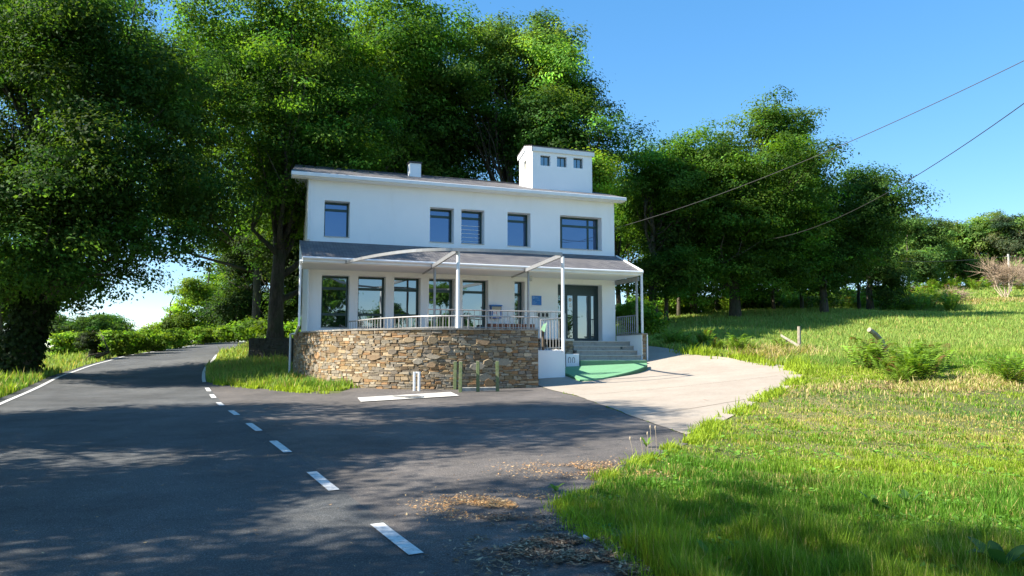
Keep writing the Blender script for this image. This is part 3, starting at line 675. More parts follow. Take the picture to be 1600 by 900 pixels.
# terrace wall
wp = [(459, 30.6), (466, 29.4), (480, 28.3), (510, 26.9), (550, 25.8), (600, 25.15), (650, 24.95), (700, 25.0), (760, 25.3), (800, 25.6), (841, 25.95)]
wpath = spline([(xat(px, Y, 2), Y) for px, Y in wp], 6)
ZW = 2.80
tw_ = thing('terrace_wall', (*wpath[len(wpath)//2], g1(*wpath[len(wpath)//2])), 'curved brown rubble stone wall holding up the terrace in front of the house', 'stone wall')
V, Fc, K = stone_face(wpath, .35, ZW-.05, 1, seed=5, big=34)
link('stonework', V, Fc, 'rubble_stone', tw_, col=K)
inn = offset(wpath, -.32)
m_ = MB(); A = offset(wpath, -.012); B = offset(wpath, -.4); n = len(A)
for i in range(n-1):
    m_.quad((*A[i], .2), (*A[i+1], .2), (*A[i+1], ZW-.055), (*A[i], ZW-.055)); m_.quad((*B[i+1], .2), (*B[i], .2), (*B[i], ZW-.055), (*B[i+1], ZW-.055))
m_.quad((*A[-1], .2), (*B[-1], .2), (*B[-1], ZW-.055), (*A[-1], ZW-.055)); m_.quad((*B[0], .2), (*A[0], .2), (*A[0], ZW-.055), (*B[0], ZW-.055))
obj('mortar_core', m_, 'mortar', tw_)
m_ = MB(); A = offset(wpath, .05); B = offset(wpath, -.42); n = len(A); base = len(m_.v)
zz = [ZW+random.uniform(-.006, .006) for _ in range(n)]
for i in range(n): m_.v += [(*A[i], zz[i]-.055), (*B[i], zz[i]-.055), (*B[i], zz[i]), (*A[i], zz[i])]
for i in range(n-1):
    for a_, b_ in ((0, 1), (1, 2), (2, 3), (3, 0)): m_.f.append((i*4+a_, i*4+b_, (i+1)*4+b_, (i+1)*4+a_))
m_.f += [(0, 3, 2, 1), ((n-1)*4, (n-1)*4+1, (n-1)*4+2, (n-1)*4+3)]
obj('coping', m_, 'coping', tw_)
# return of the wall towards the house on its right
pe = np.array(wpath[-1]); eu, ew = to_uw(pe)
# terrace floor
blk = to_uw(at(862, 547, 27.9))
tf = [tuple(p) for p in offset(wpath, -.41)] + [uw(eu-.02, ew-.9, 0)[:2], uw(on_plane(881, 540, 1.3)[0], 1.3+.35, 0)[:2], uw(on_plane(881, 540, 1.3)[0], 0.003, 0)[:2], uw(.02, .003, 0)[:2]]
m_ = MB(); m_.poly([(x, y, ZF) for x, y in tf]); m_.f[-1] = m_.f[-1][::1]
tfo = obj('terrace_floor', m_, 'terrace_tile', tw_)
m_ = MB(); box(m_, on_plane(764, 508, .4)[0], on_plane(835, 508, .4)[0], .15, .5, ZF+.002, on_plane(800, 506, .5)[1]); 
bk = thing('brick_planter', uw(on_plane(800, 508, .4)[0], .3, ZF), 'low reddish brown brick planter along the house wall behind the railing', 'planter'); obj('planter_box', m_, 'brown_brick', bk)
m_ = MB(); m_.tube([uw(on_plane(830, 508, .4)[0], .6, ZF), uw(on_plane(830, 508, .4)[0], .6, ZF+.45)], .07, 10)
# white block right of the wall
b0 = on_plane(841.5, 566, blk[1])[0]; b1 = on_plane(883, 566, blk[1])[0]; bzt = on_plane(862, 547.5, blk[1])[1]
wbk = thing('white_block_wall', uw((b0+b1)/2, blk[1], g1(*uw((b0+b1)/2, blk[1], 0)[:2])), 'white painted low wall block with gravel on top between stone wall and green ramp', 'low wall')
m_ = MB(); p4 = [uw(b0-.25, blk[1], 0), uw(b1, blk[1], 0), uw(b1, 1.7, 0), uw(b0-.25, 1.7, 0)]
m_.hexa([(x, y, .6) for x, y, _ in p4] + [(p4[0][0], p4[0][1], bzt), (p4[1][0], p4[1][1], bzt), (p4[2][0], p4[2][1], bzt+.22), (p4[3][0], p4[3][1], bzt+.22)])
obj('block_body', m_, 'white_render', wbk, bevel=.01)
m_ = MB(); rg_ = np.random.default_rng(3)
for i in range(1300):
    u_, w_ = rg_.uniform(b0-.2, b1-.02), rg_.uniform(1.75, blk[1]-.02); z_ = bzt+.22*(blk[1]-w_)/(blk[1]-1.7); s_ = rg_.uniform(.012, .03); c_ = np.array(uw(u_, w_, z_+s_*.4))
    q = rg_.normal(size=(4, 3)); q /= np.linalg.norm(q, axis=1)[:, None]; n_ = len(m_.v); m_.v += [tuple(c_+s_*x) for x in q]; m_.f += [(n_, n_+1, n_+2), (n_, n_+2, n_+3), (n_, n_+3, n_+1), (n_+1, n_+3, n_+2)]
gv = obj('gravel', m_, 'coping', wbk); gv['kind'] = 'stuff'
# low white piece with a scribble, stone infill left of the steps
lw = thing('low_white_wall', uw(on_plane(893, 560, 2.9)[0], 2.9, 1.4), 'small pale wall with two black looped marks beside the steps', 'low wall')
m_ = MB(); lu0, lu1 = on_plane(884, 560, 2.9)[0]+.02, on_plane(905, 560, 2.9)[0]; box(m_, lu0, lu1, 1.7, 2.9, .9, on_plane(895, 553, 2.9)[1]); obj('wall_body', m_, 'white_render', lw, bevel=.01)
m_ = MB(); 
for s_ in (-1, 1):
    cu, cz_ = on_plane(893, 563, 2.9); pts = [uw(cu+s_*(.09+.055*math.cos(a_)), 2.905, cz_+.13*math.sin(a_)) for a_ in np.linspace(-.9, 4.0, 12)]; m_.tube(pts, .009, 5)
obj('painted_mark', m_, 'black_rubber', lw)
m_ = MB(); k0_ = on_plane(880, 530, 1.75)[0]; k1_ = on_plane(895.5, 530, 1.75)[0]
si = thing('stone_infill_wall', uw(k0_, 1.7, 1.6), 'short stone wall with a pale slab on top left of the granite steps', 'stone wall')
V, Fc, K = stone_face([uw(k0_, 1.72, 0)[:2], uw((k0_+k1_)/2, 1.72, 0)[:2], uw(k1_, 1.72, 0)[:2]], 1.6, ZF-.02, 1, seed=9)
link('stonework', V, Fc, 'rubble_stone', si, col=K)
box(m_, k0_, k1_, .05, 1.7, 1.2, ZF-.02); obj('mortar_core', m_, 'coping', si)
m_ = MB(); box(m_, k0_-.15, k1_+.03, .02, 1.8, ZF-.018, ZF+.07); obj('slab', m_, 'nosing', si, bevel=.01)

# steps
su0, su1 = on_plane(896.3, 540, 1.62)[0], on_plane(990.5, 540, 1.62)[0]
st = thing('entrance_steps', uw((su0+su1)/2, 2, 1.5), 'broad flight of pale granite steps up to the glazed entrance door', 'steps')
zs_ = [ZF, 2.31, 2.11, 1.91, 1.71]; ws_ = [1.3, 1.62, 1.94, 2.26, 2.58]
for i, (z_, w_) in enumerate(zip(zs_, ws_)):
    m_ = MB(); box(m_, su0+(-.6 if i == 0 else 0)*0, su1, 0.01+.001*i if i == 0 else ws_[i-1]-.02, w_, 1.0, z_-.035); s_ = obj('step', m_, 'granite_step', st)
    m_ = MB(); box(m_, su0-.01, su1+.002, 0.012 if i == 0 else ws_[i-1]-.1, w_+.03, z_-.035, z_); obj('nosing', m_, 'nosing', s_, bevel=.006)
m_ = MB(); u_, z_ = on_plane(971, 543.3, 1.63); box(m_, u_-.05, u_+.05, 1.62, 1.632, z_-.06, z_+.06); obj('vent_plate', m_, 'green_frame', st)
# right cheek wall with pier
CZ = 2.85; q0u, q1u, q2u = on_plane(996, 540, PW+.15)[0], on_plane(1003, 540, PW+.15)[0], on_plane(1009.5, 540, PW+.15)[0]
ck = thing('cheek_wall', uw(q1u, 1.2, 1.5), 'white side wall of the steps ending in a narrow stone pier', 'low wall')
m_ = MB(); box(m_, su1+.01, q1u, .02, PW+.15, .8, CZ-.06); obj('wall_body', m_, 'white_render', ck)
m_ = MB(); box(m_, q1u+.002, q2u, PW-.2, PW+.13, .8, CZ-.06); obj('mortar_core', m_, 'coping', ck)
V, Fc, K = stone_face([uw(q1u+.005, PW+.13, 0)[:2], uw((q1u+q2u)/2, PW+.13, 0)[:2], uw(q2u, PW+.13, 0)[:2]], .9, CZ-.06, 1, seed=12, lmax=.3); link('stonework', V, Fc, 'rubble_stone', ck, col=K)
m_ = MB(); box(m_, su1-.06, q2u+.05, .02, PW+.22, CZ-.058, CZ); obj('coping', m_, 'coping', ck, bevel=.01)
m_ = MB(); m_.tube([uw(q2u+.05, PW+.17, 1.0), uw(q2u+.05, PW+.17, CZ-.06)], .03, 8); obj('pipe', m_, 'white_metal', ck)

# green carpeted ramp
gp = [(885, 583.5, 28.6), (879, 581, 28.8), (907, 594.5, 27.0), (925, 592, 27.1), (960, 586, 28.1), (990, 579.5, 29.3), (1006, 574, 30.3), (1011, 570, 30.9), (1010, 566, 31.3), (885, 572, 29.9)]
G3 = np.array([at(*p) for p in gp[1:]]); AA = np.c_[G3[:, :2], np.ones(len(G3))]; co_, *_ = np.linalg.lstsq(AA, G3[:, 2], rcond=None)
rz = lambda x, y: co_[0]*x+co_[1]*y+co_[2]
pg = spline([tuple(p[:2]) for p in G3[1:8]], 4); pg = [tuple(G3[0][:2])] + pg + [tuple(G3[8][:2])]
rampo = thing('green_ramp', (G3[3][0], G3[3][1], rz(*G3[3][:2])-.1), 'low curved ramp covered in green artificial turf at the foot of the steps', 'ramp')
m_ = MB(); m_.prism(pg, [rz(*p)-.12 for p in pg], [rz(*p) for p in pg]); obj('turf_cover', m_, 'green_carpet', rampo)
m_ = MB(); n = len(pg)
for i in range(0, n-2):
    a_, b_ = np.array(pg[i]), np.array(pg[i+1]); tt = (b_-a_)/max(1e-6, np.linalg.norm(b_-a_)); nn_ = np.array([tt[1], -tt[0]])*.012
    m_.quad((*(a_+nn_), rz(*a_)-.6), (*(b_+nn_), rz(*b_)-.6), (*(b_+nn_), rz(*b_)-.05), (*(a_+nn_), rz(*a_)-.05))
obj('edge_board', m_, 'carpet_edge', rampo)
m_ = MB(); box(m_, on_plane(906.5, 566, 2.9)[0], on_plane(1010, 566, 2.9)[0], 2.45, 2.95, 1.1, on_plane(950, 563.5, 2.95)[1]); obj('ramp_step', m_, 'green_carpet', rampo, bevel=.01)

# ------------------------------------------------------------------ pergola frame
pg_ = thing('pergola_frame', uw(4, 5, ZF), 'bare grey steel pergola frame with curved front beam over the terrace', 'pergola')
bp = [at(538, 409, 28.4), at(563, 402.5, 27.3), at(588, 398.8, 26.4), at(620, 394.5, 25.6), at(651, 392, 25.1), at(690, 390, 24.85), at(714, 390.3, 24.9), at(760, 391, 25.05), at(804, 393, 25.3), at(840, 396, 25.6), at(878, 400, 26.0)]
ZB = float(np.mean([p[2] for p in bp[1:]])); path3 = [(x, y) for x, y in spline([tuple(p[:2]) for p in bp], 4)]
m_ = MB(); A, B = offset(path3, .04), offset(path3, -.04); n = len(A)
for i in range(n): m_.v += [(*A[i], ZB-.05), (*B[i], ZB-.05), (*B[i], ZB+.055), (*A[i], ZB+.055)]
for i in range(n-1):
    for a_, b_ in ((0, 1), (1, 2), (2, 3), (3, 0)): m_.f.append((i*4+a_, i*4+b_, (i+1)*4+b_, (i+1)*4+a_))
m_.f += [(0, 3, 2, 1), ((n-1)*4, (n-1)*4+1, (n-1)*4+2, (n-1)*4+3)]
obj('curved_beam', m_, 'steel_paint', pg_)
for (pa_, pb_) in ((bp[6], on_plane(661, 430, .02)), (bp[10], on_plane(800, 434, .02))):
    q = np.array(uw(pb_[0], .02, ZB-.03)); a3 = np.array([pa_[0], pa_[1], ZB-.03]); dd = (q-a3)[:2]; dd /= np.linalg.norm(dd); nn_ = np.array([dd[1], -dd[0]])*.035; m_ = MB()
    a2 = a3[:2]+dd*.05
    m_.hexa([(*(a2-nn_), ZB-.1), (*(a2+nn_), ZB-.1), (*(q[:2]+nn_), ZB-.1), (*(q[:2]-nn_), ZB-.1), (*(a2-nn_), ZB+.04), (*(a2+nn_), ZB+.04), (*(q[:2]+nn_), ZB+.04), (*(q[:2]-nn_), ZB+.04)]); obj('cross_beam', m_, 'steel_paint', pg_)
for p_, zb_ in ((bp[6], ZW), (bp[10], bzt-.05)):
    x_, y_ = p_[:2]
    if zb_ > 2.5: x_, y_ = at(715.5, 450, 25.1)[:2]
    else: x_, y_ = at(879.5, 450, 27.0)[:2]; 
    m_ = MB(); m_.tube([(x_, y_, zb_-.02), (x_, y_, ZB+.05)], .06, 12); obj('post', m_, 'rail_paint' if 0 else 'white_metal', pg_)

# ------------------------------------------------------------------ railings
def railing(name, label, pts, zb_, zt_, n, group=None, zbot=None, mat='rail_paint', drop=None):
    P = np.array(pts); s = np.r_[0, np.cumsum(np.linalg.norm(np.diff(P, axis=0), axis=1))]
    zt_f = (lambda q: np.interp(q, [0, s[-1]], zt_)) if not np.isscalar(zt_) else (lambda q: zt_)
    zb_f = (lambda q: np.interp(q, [0, s[-1]], zb_)) if not np.isscalar(zb_) else (lambda q: zb_)
    t = thing(name, (*P[0], zb_f(0)), label, 'railing', group)
    pp = [(x, y, float(zt_f(q))) for (x, y), q in zip(P, s)]
    m_ = MB(); m_.tube(pp, .025, 8); obj('handrail', m_, mat, t)
    m_ = MB(); m_.tube([(x, y, float(zb_f(q))+.06) for (x, y), q in zip(P, s)], .013, 6); obj('bottom_rail', m_, mat, t)
    for i in range(n):
        q = s[-1]*(i+.0)/(n-1); x, y = np.interp(q, s, P[:, 0]), np.interp(q, s, P[:, 1]); m_ = MB(); thick = .02 if i % 10 == 0 else .0135
        m_.tube([(x, y, float(zb_f(q))), (x, y, float(zt_f(q))-.005)], thick, 6); obj('baluster', m_, mat, t)
    return t
rp = spline([(xat(px, Y, 3), Y) for px, Y in [(545, 29.6), (570, 28.0), (600, 26.8), (650, 25.7), (700, 25.25), (760, 25.45), (841, 26.1)]], 5)
railing('terrace_railing', 'grey metal railing following the curved top of the stone wall', rp, ZW-.02, 3.22, 46)
ru0, ru1 = on_plane(669, 484, 2.95)[0], on_plane(893, 484, 2.95)[0]; rzt = .5*(on_plane(669, 483, 2.95)[1]+on_plane(893, 488, 2.95)[1])
print('rear rail z', rzt)
railing('terrace_railing', 'straight taller grey railing standing behind the curved one, ending beside the door', [uw(ru0, 2.95, 0)[:2], uw((ru0+ru1)/2, 2.95, 0)[:2], uw(on_plane(881,500,2.95)[0], 2.95, 0)[:2], uw(on_plane(881,500,2.0)[0]+.25, 1.6, 0)[:2]], ZF, rzt, 32)
sA, sB = at(845, 500, 27.6), at(878, 497, 28.2)
railing('terrace_railing', 'short sloping grey handrail above the white block beside the steel post', [tuple(sA[:2]), tuple((sA[:2]+sB[:2])/2), tuple(sB[:2])], (bzt+.02, bzt+.06), (float(sA[2]), float(sB[2])), 8)
cu_ = (su1+q1u)/2
railing('step_railing', 'short dark grey railing on top of the white side wall right of the steps', [uw(cu_, .1, 0)[:2], uw(cu_, 1, 0)[:2], uw(cu_, PW-.3, 0)[:2]], CZ, CZ+.8, 11, mat='steel_paint')

# ------------------------------------------------------------------ things on the house wall
sg0, sg1 = on_plane(831, 462, .02), on_plane(846, 477, .02)
sgn = thing('blue_sign', uw((sg0[0]+sg1[0])/2, .02, sg1[1]), 'square blue information plaque with white lettering on the wall left of the door', 'sign')
m_ = MB(); box(m_, sg0[0], sg1[0], .005, .03, sg1[1], sg0[1]); obj('plate', m_, 'sign_blue', sgn, bevel=.004)
m_ = MB(); wS, hS = sg1[0]-sg0[0], sg0[1]-sg1[1]; r2_ = np.random.default_rng(4)
def sq(a0, a1, b0_, b1_): m_.quad(uw(sg0[0]+wS*a0, .033, sg1[1]+hS*b0_), uw(sg0[0]+wS*a1, .033, sg1[1]+hS*b0_), uw(sg0[0]+wS*a1, .033, sg1[1]+hS*b1_), uw(sg0[0]+wS*a0, .033, sg1[1]+hS*b1_))
sq(.1, .26, .88, .92); sq(.1, .26, .70, .74); sq(.1, .14, .74, .88); sq(.22, .26, .74, .88)
for (x0, x1, y) in ((.36, .6, .84), (.36, .78, .74), (.12, .32, .40), (.12, .46, .26), (.5, .82, .52), (.12, .4, .14)):
    x = x0
    while x < x1: l_ = r2_.uniform(.02, .05); sq(x, min(x+l_, x1), y, y+.035); x += l_+.015
obj('lettering', m_, 'print_blue', sgn)
m_ = MB(); e = .012
for (a0, a1, b0_, b1_) in ((-.03, 1.03, -.03, -.0), (-.03, 1.03, 1.0, 1.03), (-.03, 0, 0, 1), (1, 1.03, 0, 1)): sq(a0, a1, b0_, b1_)
obj('border', m_, 'paper', sgn)
bx0, bx1 = on_plane(768, 478, .28), on_plane(784.3, 497.5, .28)
bb = thing('newspaper_box', uw(bx0[0], .15, bx1[1]), 'blue wall box with white notices on its front, left of the narrow window', 'box')
m_ = MB(); box(m_, bx0[0], bx1[0], .01, .24, bx1[1], bx0[1]); obj('box_body', m_, 'box_blue', bb, bevel=.01)
m_ = MB(); box(m_, bx0[0]-.02, bx1[0]+.02, .005, .3, bx0[1]+.002, bx0[1]+.05); obj('lid', m_, 'sign_blue', bb, bevel=.01)
m_ = MB(); hb = bx0[1]-bx1[1]; wb_ = bx1[0]-bx0[0]
m_.quad(*[uw(bx0[0]+wb_*x, .245, bx1[1]+hb*y) for x, y in ((.15, .18), (.86, .18), (.86, .6), (.15, .6))]); obj('notice', m_, 'paper', bb)
m_ = MB(); m_.quad(*[uw(bx0[0]+wb_*x, .245, bx1[1]+hb*y) for x, y in ((.06, .66), (.94, .66), (.94, .96), (.06, .96))]); obj('clear_window', m_, 'lamp_cover', bb)
m_ = MB()
for x in (.22, .42): m_.quad(*[uw(bx0[0]+wb_*(x+dx), .249, bx1[1]+hb*y) for dx, y in ((0, .38), (.08, .38), (.08, .5), (0, .5))])
obj('print', m_, 'red_print', bb)
v0, v1 = on_plane(838.5, 487, .02), on_plane(858.5, 497, .02)
vt = thing('wall_vent', uw(v0[0], .02, v1[1]), 'metal framed grille with three dark openings low on the house wall', 'vent')
m_ = MB(); wv, hv = v1[0]-v0[0], v0[1]-v1[1]
box(m_, v0[0], v1[0], .004, .03, v0[1]-hv*.2, v0[1]); box(m_, v0[0], v1[0], .004, .03, v1[1], v1[1]+hv*.2)
for f in (0, .3, .6, .9): box(m_, v0[0]+wv*f, v0[0]+wv*(f+.1), .004, .03, v1[1]+hv*.2, v0[1]-hv*.2)
obj('grille_frame', m_, 'vent_metal', vt)
m_ = MB(); box(m_, v0[0]+.02, v1[0]-.02, .003, .01, v1[1]+.02, v0[1]-.02); obj('dark_back', m_, 'black_rubber', vt)
# small green sign on a dark stub
p_ = at(848.5, 520, 26.6); gs = thing('green_sign', tuple(p_), 'pale green tilted plate on a dark stub at the right end of the stone wall', 'marker')
m_ = MB(); m_.tube([(p_[0], p_[1], bzt), (p_[0], p_[1], p_[2]+.22)], .05, 8); obj('stub', m_, 'wood_dark', gs)
m_ = MB(); c_ = at(850, 511.5, 26.5); m_.hexa([(c_[0]-.11, c_[1]-.01, c_[2]-.08), (c_[0]+.02, c_[1]-.01, c_[2]-.17), (c_[0]+.02, c_[1]+.03, c_[2]-.17), (c_[0]-.11, c_[1]+.03, c_[2]-.08), (c_[0]-.03, c_[1]-.01, c_[2]+.1), (c_[0]+.1, c_[1]-.01, c_[2]+.17), (c_[0]+.1, c_[1]+.03, c_[2]+.17), (c_[0]-.03, c_[1]+.03, c_[2]+.1)]); obj('plate', m_, 'sign_green', gs)

# ------------------------------------------------------------------ small things at the wall foot
posts = [(711, 565, 25.05, 'green grey wooden post close against the stone wall, behind its neighbour'), (719.5, 565, 24.2, 'green grey wooden post at the left end of the concrete kerb'),
         (747, 564.5, 24.4, 'middle green grey wooden post standing at the concrete kerb'), (777.5, 564.5, 24.6, 'green grey wooden post at the right end of the concrete kerb')]
for px, py, Y, lab in posts:
    p_ = at(px, py, Y); z0 = g1(p_[0], p_[1]); t = thing('bollard', (p_[0], p_[1], z0), lab, 'wooden post', 'green posts by the stone wall')
    m_ = MB(); s_ = .055; lean = random.uniform(-.015, .015); m_.hexa([(p_[0]+dx*s_, p_[1]+dy*s_, z0-.1) for dx, dy in ((-1, -1), (1, -1), (1, 1), (-1, 1))] + [(p_[0]+dx*s_+lean, p_[1]+dy*s_, p_[2]) for dx, dy in ((-1, -1), (1, -1), (1, 1), (-1, 1))]); obj('post', m_, 'green_post', t, bevel=.012)
    m_ = MB(); m_.prism([(p_[0]+lean+dx*.05, p_[1]+dy*.05) for dx, dy in ((-1, -1), (1, -1), (1, 1), (-1, 1))], p_[2]+.001, p_[2]+.02); obj('post_cap', m_, 'wood_grey', t)
ka, kb = at(720, 608, 24.45), at(776, 607, 24.85); dd = (kb-ka)[:2]; dd /= np.linalg.norm(dd); nn_ = np.array([-dd[1], dd[0]])*.16
kt = thing('kerb_block', (*ka[:2], g1(*ka[:2])), 'low pale concrete kerb block lying between the green posts', 'kerb'); m_ = MB(); zk = g1(*ka[:2])
m_.prism([tuple(ka[:2]), tuple(kb[:2]), tuple(kb[:2]+nn_), tuple(ka[:2]+nn_)], zk-.1, zk+.13); obj('kerb_stone', m_, 'kerb_concrete', kt, bevel=.015)
pc = at(652, 612, 24.45); z0 = g1(pc[0], pc[1]); t = thing('pipe_stand', (pc[0], pc[1], z0), 'pair of short white pipes joined at the top before the stone wall', 'pipe')
zt_ = at(652, 581, 24.45)[2]
for dx in (-.10, .055): m_ = MB(); m_.tube([(pc[0]+dx, pc[1], z0-.05), (pc[0]+dx, pc[1], zt_)], .042, 10); obj('pipe', m_, 'white_metal', t)
m_ = MB(); m_.tube([(pc[0]-.14, pc[1], zt_-.03), (pc[0]+.1, pc[1], zt_-.03)], .03, 8); obj('cross_bar', m_, 'white_metal', t)

# ------------------------------------------------------------------ trees
def tree_mesh_arrays(seed, ctr, rad, ncl, nleaf, leaf, rc, tint, shell=(.45, 1), flat=.62, bottom_cut=None, var=.25):
    r = np.random.default_rng(seed); ctr = np.array(ctr, float); rad = np.array(rad, float)
    d = r.normal(size=(ncl, 3)); d /= np.linalg.norm(d, axis=1)[:, None]
    lob = r.normal(size=(7, 3)); lob /= np.linalg.norm(lob, axis=1)[:, None]; am = r.uniform(.05, .26, 7)
    bumpy = .86 + (np.clip((d @ lob.T), 0, 1)**3 * am).sum(1)
    nb = max(4, ncl//13); bd = r.normal(size=(nb, 3)); bd /= np.linalg.norm(bd, axis=1)[:, None]
    bb_ = .98 + (np.clip((bd @ lob.T), 0, 1)**3 * am).sum(1)+r.uniform(-.18, .14, nb)
    frac = min(.42, 1.15/nb**.36); bc = bd*((shell[0]*.8+(1-frac*.75-shell[0]*.8)*r.random(nb)**.45)*bb_)[:, None]*rad
    bi = r.integers(0, nb, ncl); bR = frac*r.uniform(.7, 1.25, nb)
    c = ctr + bc[bi] + d*(bR[bi]*(.42+.52*r.random(ncl)))[:, None]*rad*np.array([1, 1, .8])
    btint = np.exp(r.normal(0, .16, nb))
    if bottom_cut is not None: c[:, 2] = np.maximum(c[:, 2], bottom_cut+r.uniform(0, 1.2, ncl))
    crad = rc*r.uniform(.6, 1.35, ncl); ctint = btint[bi]*np.exp(r.normal(0, var*.7, ncl)); cyel = r.normal(0, .12, ncl)
    ntw = 10; td = r.normal(size=(ncl, ntw, 3)); td[:, :, 2] += .35; td /= np.linalg.norm(td, axis=2)[:, :, None]
    tp = c[:, None] + td*(crad[:, None]*(.55+.6*r.random((ncl, ntw))))[:, :, None]*np.array([1, 1, flat])
    w_ = crad**2; k = r.choice(ncl, nleaf, p=w_/w_.sum()); kt = r.integers(0, ntw, nleaf); ttint = np.exp(r.normal(0, .28, (ncl, ntw)))
    ld = r.normal(size=(nleaf, 3)); sg = (crad[k]*.27)[:, None]
    p = tp[k, kt] + ld*sg*np.array([1, 1, .42]); ld = td[k, kt]*.6+ld*.35
    ctint = ctint*1.0
    nrm = ld*.9 + np.array([0, 0, .5]) + r.normal(size=(nleaf, 3))*.33; nrm /= np.linalg.norm(nrm, axis=1)[:, None]
    a = np.cross(nrm, r.normal(size=(nleaf, 3))); a /= np.linalg.norm(a, axis=1)[:, None]; b = np.cross(nrm, a)
    s = leaf*r.uniform(.6, 1.3, nleaf)[:, None]
    V = np.stack([p-a*s*.5, p+b*s*.30+nrm*s*.08, p+a*s*.55-nrm*s*.12, p-b*s*.30+nrm*s*.08], 1)
    col = np.array(tint)[None]*(ctint[k]*ttint[k, kt]*np.exp(r.normal(0, .10, nleaf)))[:, None]; col[:, 0] *= 1+np.clip(cyel[k]+r.normal(0, .08, nleaf), -.3, .6)
    return V, np.clip(col, 0, 1), c, crad
def limbs(mb, base, H, rt, crown_pts, seed, lean=(0, 0), nl=9, fork=.35, flare=1.3):
    r = np.random.default_rng(seed+99); base = np.array(base, float); n = 9; pts, rads = [], []
    for i in range(n):
        t = i/(n-1); pts.append(base+np.array([lean[0]*t+r.normal(0, .12)*t, lean[1]*t+r.normal(0, .12)*t, H*t])); rads.append(rt*(1-.78*t)*(1+(flare-1)*max(0, 1-t*9)**1.5))
    pts[0][2] -= .5; mb.tube(pts, rads, 10)
    idx = r.choice(len(crown_pts), min(nl, len(crown_pts)), replace=False)
    for j in idx:
        e = crown_pts[j]; t = np.clip((e[2]-base[2])/H*.55+r.normal(0, .06), fork*.6, .85); i = t*(n-1); i0 = int(i); s = pts[i0]+(pts[min(i0+1, n-1)]-pts[i0])*(i-i0)
        r0 = rt*(1-.78*t)*.55; m = (s+e)/2+np.array([r.normal(0, .5), r.normal(0, .5), -.04*np.linalg.norm(e-s)+r.normal(0, .3)])
        q = [s, s*.6+m*.4+r.normal(0, .1, 3), m, m*.5+e*.5+r.normal(0, .2, 3), e]; mb.tube(q, [r0, r0*.8, r0*.55, r0*.33, r0*.1], 6)
        for _ in range(3):
            e2 = e+r.normal(0, .8, 3); mb.tube([m, (m+e2)/2+r.normal(0, .2, 3), e2], [r0*.4, r0*.25, r0*.06], 5)
def tree(name, label, X, Y, H, ctr, rad, seed, rt=.3, ncl=120, nleaf=34000, leaf=.24, rc=1.25, tint=(.05, .10, .022), lean=(0, 0), cat='tree', group=None, trunkH=None, shell=(.45, 1), cut=None, nl=12, var=.25, flat=.62):
    if Y > 35 and cat == 'tree': leaf *= .74; nleaf = int(nleaf*1.9)
    z = g1(X, Y); base = np.array([X, Y, z]); t = thing(name, base, label, cat, group)
    c0 = np.array(ctr, float); V, col, cc, cr = tree_mesh_arrays(seed, c0, rad, ncl, nleaf, leaf, rc, tint, shell, flat, cut, var)
    fast_mesh('crown' if cat == 'tree' else 'foliage', V, 4, 'oak_leaf', col, t)
    mb = MB(); limbs(mb, (0, 0, 0), trunkH or H*.66, rt, cc, seed, lean, nl); LOCS = LOC[t.name]
    me = np.array(mb.v)+LOCS; link('trunk' if cat == 'tree' else 'stem', me, mb.f, 'bark', t, smooth=True)
    return t
def tpx(px, Y): return xat(px, Y, 2.5)
OAK = (.062, .135, .017); DARK = (.044, .10, .017); BRIGHT = (.12, .22, .022)
def T(name, label, px, Y, top, seed, wpx=None, bot=None, **kw):
    X = tpx(px, Y) if px is not None else kw.pop('X'); z = g1(X, Y); ztop = at(800, top, Y)[2] if top is not None else kw.pop('ztop'); H = ztop-z
    rx = wpx/2/F*Y if wpx else H*.33; zb_ = (at(800, bot, Y)[2]-z) if bot else H*.18
    rz_ = (H-zb_)/2*.93; cx = kw.pop('dx', 0); ry = kw.pop('ry', rx*.85)
    return tree(name, label, X, Y, H, (cx, 0, zb_+rz_), (rx*.95, ry, rz_), seed, **kw)
# left side of the road
T('oak_tree', 'huge old oak on the left verge with a thick leaning trunk arching over the road', 24, 30, -150, 1, wpx=670, bot=490, rt=.62, ncl=520, nleaf=250000, leaf=.155, rc=1.25, tint=(.034, .080, .014), dx=.8, nl=26, lean=(3.6, 0), shell=(.3, 1), ry=6.4)
T('oak_tree', 'near oak whose large leaves hang into the top left of the view', None, .2, None, 2, X=-12.5, ztop=16.5, wpx=None, rt=.5, ncl=330, nleaf=64000, leaf=.14, rc=.78, tint=(.050, .105, .016), dx=2.2, ry=5.2, nl=22, trunkH=11)
T('oak_tree', 'smaller spreading oak whose leafy boughs fill the top left corner', None, 6.2, None, 23, X=-16, ztop=10.5, wpx=None, rt=.32, ncl=210, nleaf=46000, leaf=.14, rc=.75, tint=(.055, .12, .016), dx=2.6, ry=4.2, nl=18, trunkH=8)
T('oak_tree', 'oak with low boughs at the left edge, between the near oak and the huge one', None, 12.6, None, 22, X=-16.5, ztop=17, wpx=None, rt=.5, ncl=300, nleaf=72000, leaf=.17, rc=1.05, tint=OAK, dx=1.2, ry=4.6, nl=18)
T('oak_tree', 'roadside oak on the left just beside the photographer', None, -3, None, 3, X=-14.5, ztop=17, rt=.45, ncl=150, nleaf=20000, leaf=.22, rc=1.1, tint=OAK, dx=1.5)
T('oak_tree', 'roadside oak on the left well behind the photographer', None, -14, None, 4, X=-15, ztop=17, rt=.45, ncl=130, nleaf=26000, leaf=.28, rc=1.5, tint=OAK)
ho = next(o for o in C.objects if o.get('label', '').startswith('huge old oak')); r_ = np.random.default_rng(8); n = 16000; t_ = r_.random(n)**1.1; a_ = r_.uniform(0, 2*np.pi, n)
rr_ = .62*(1-.6*t_)+np.abs(r_.normal(0, .16, n)); hh_ = t_*9
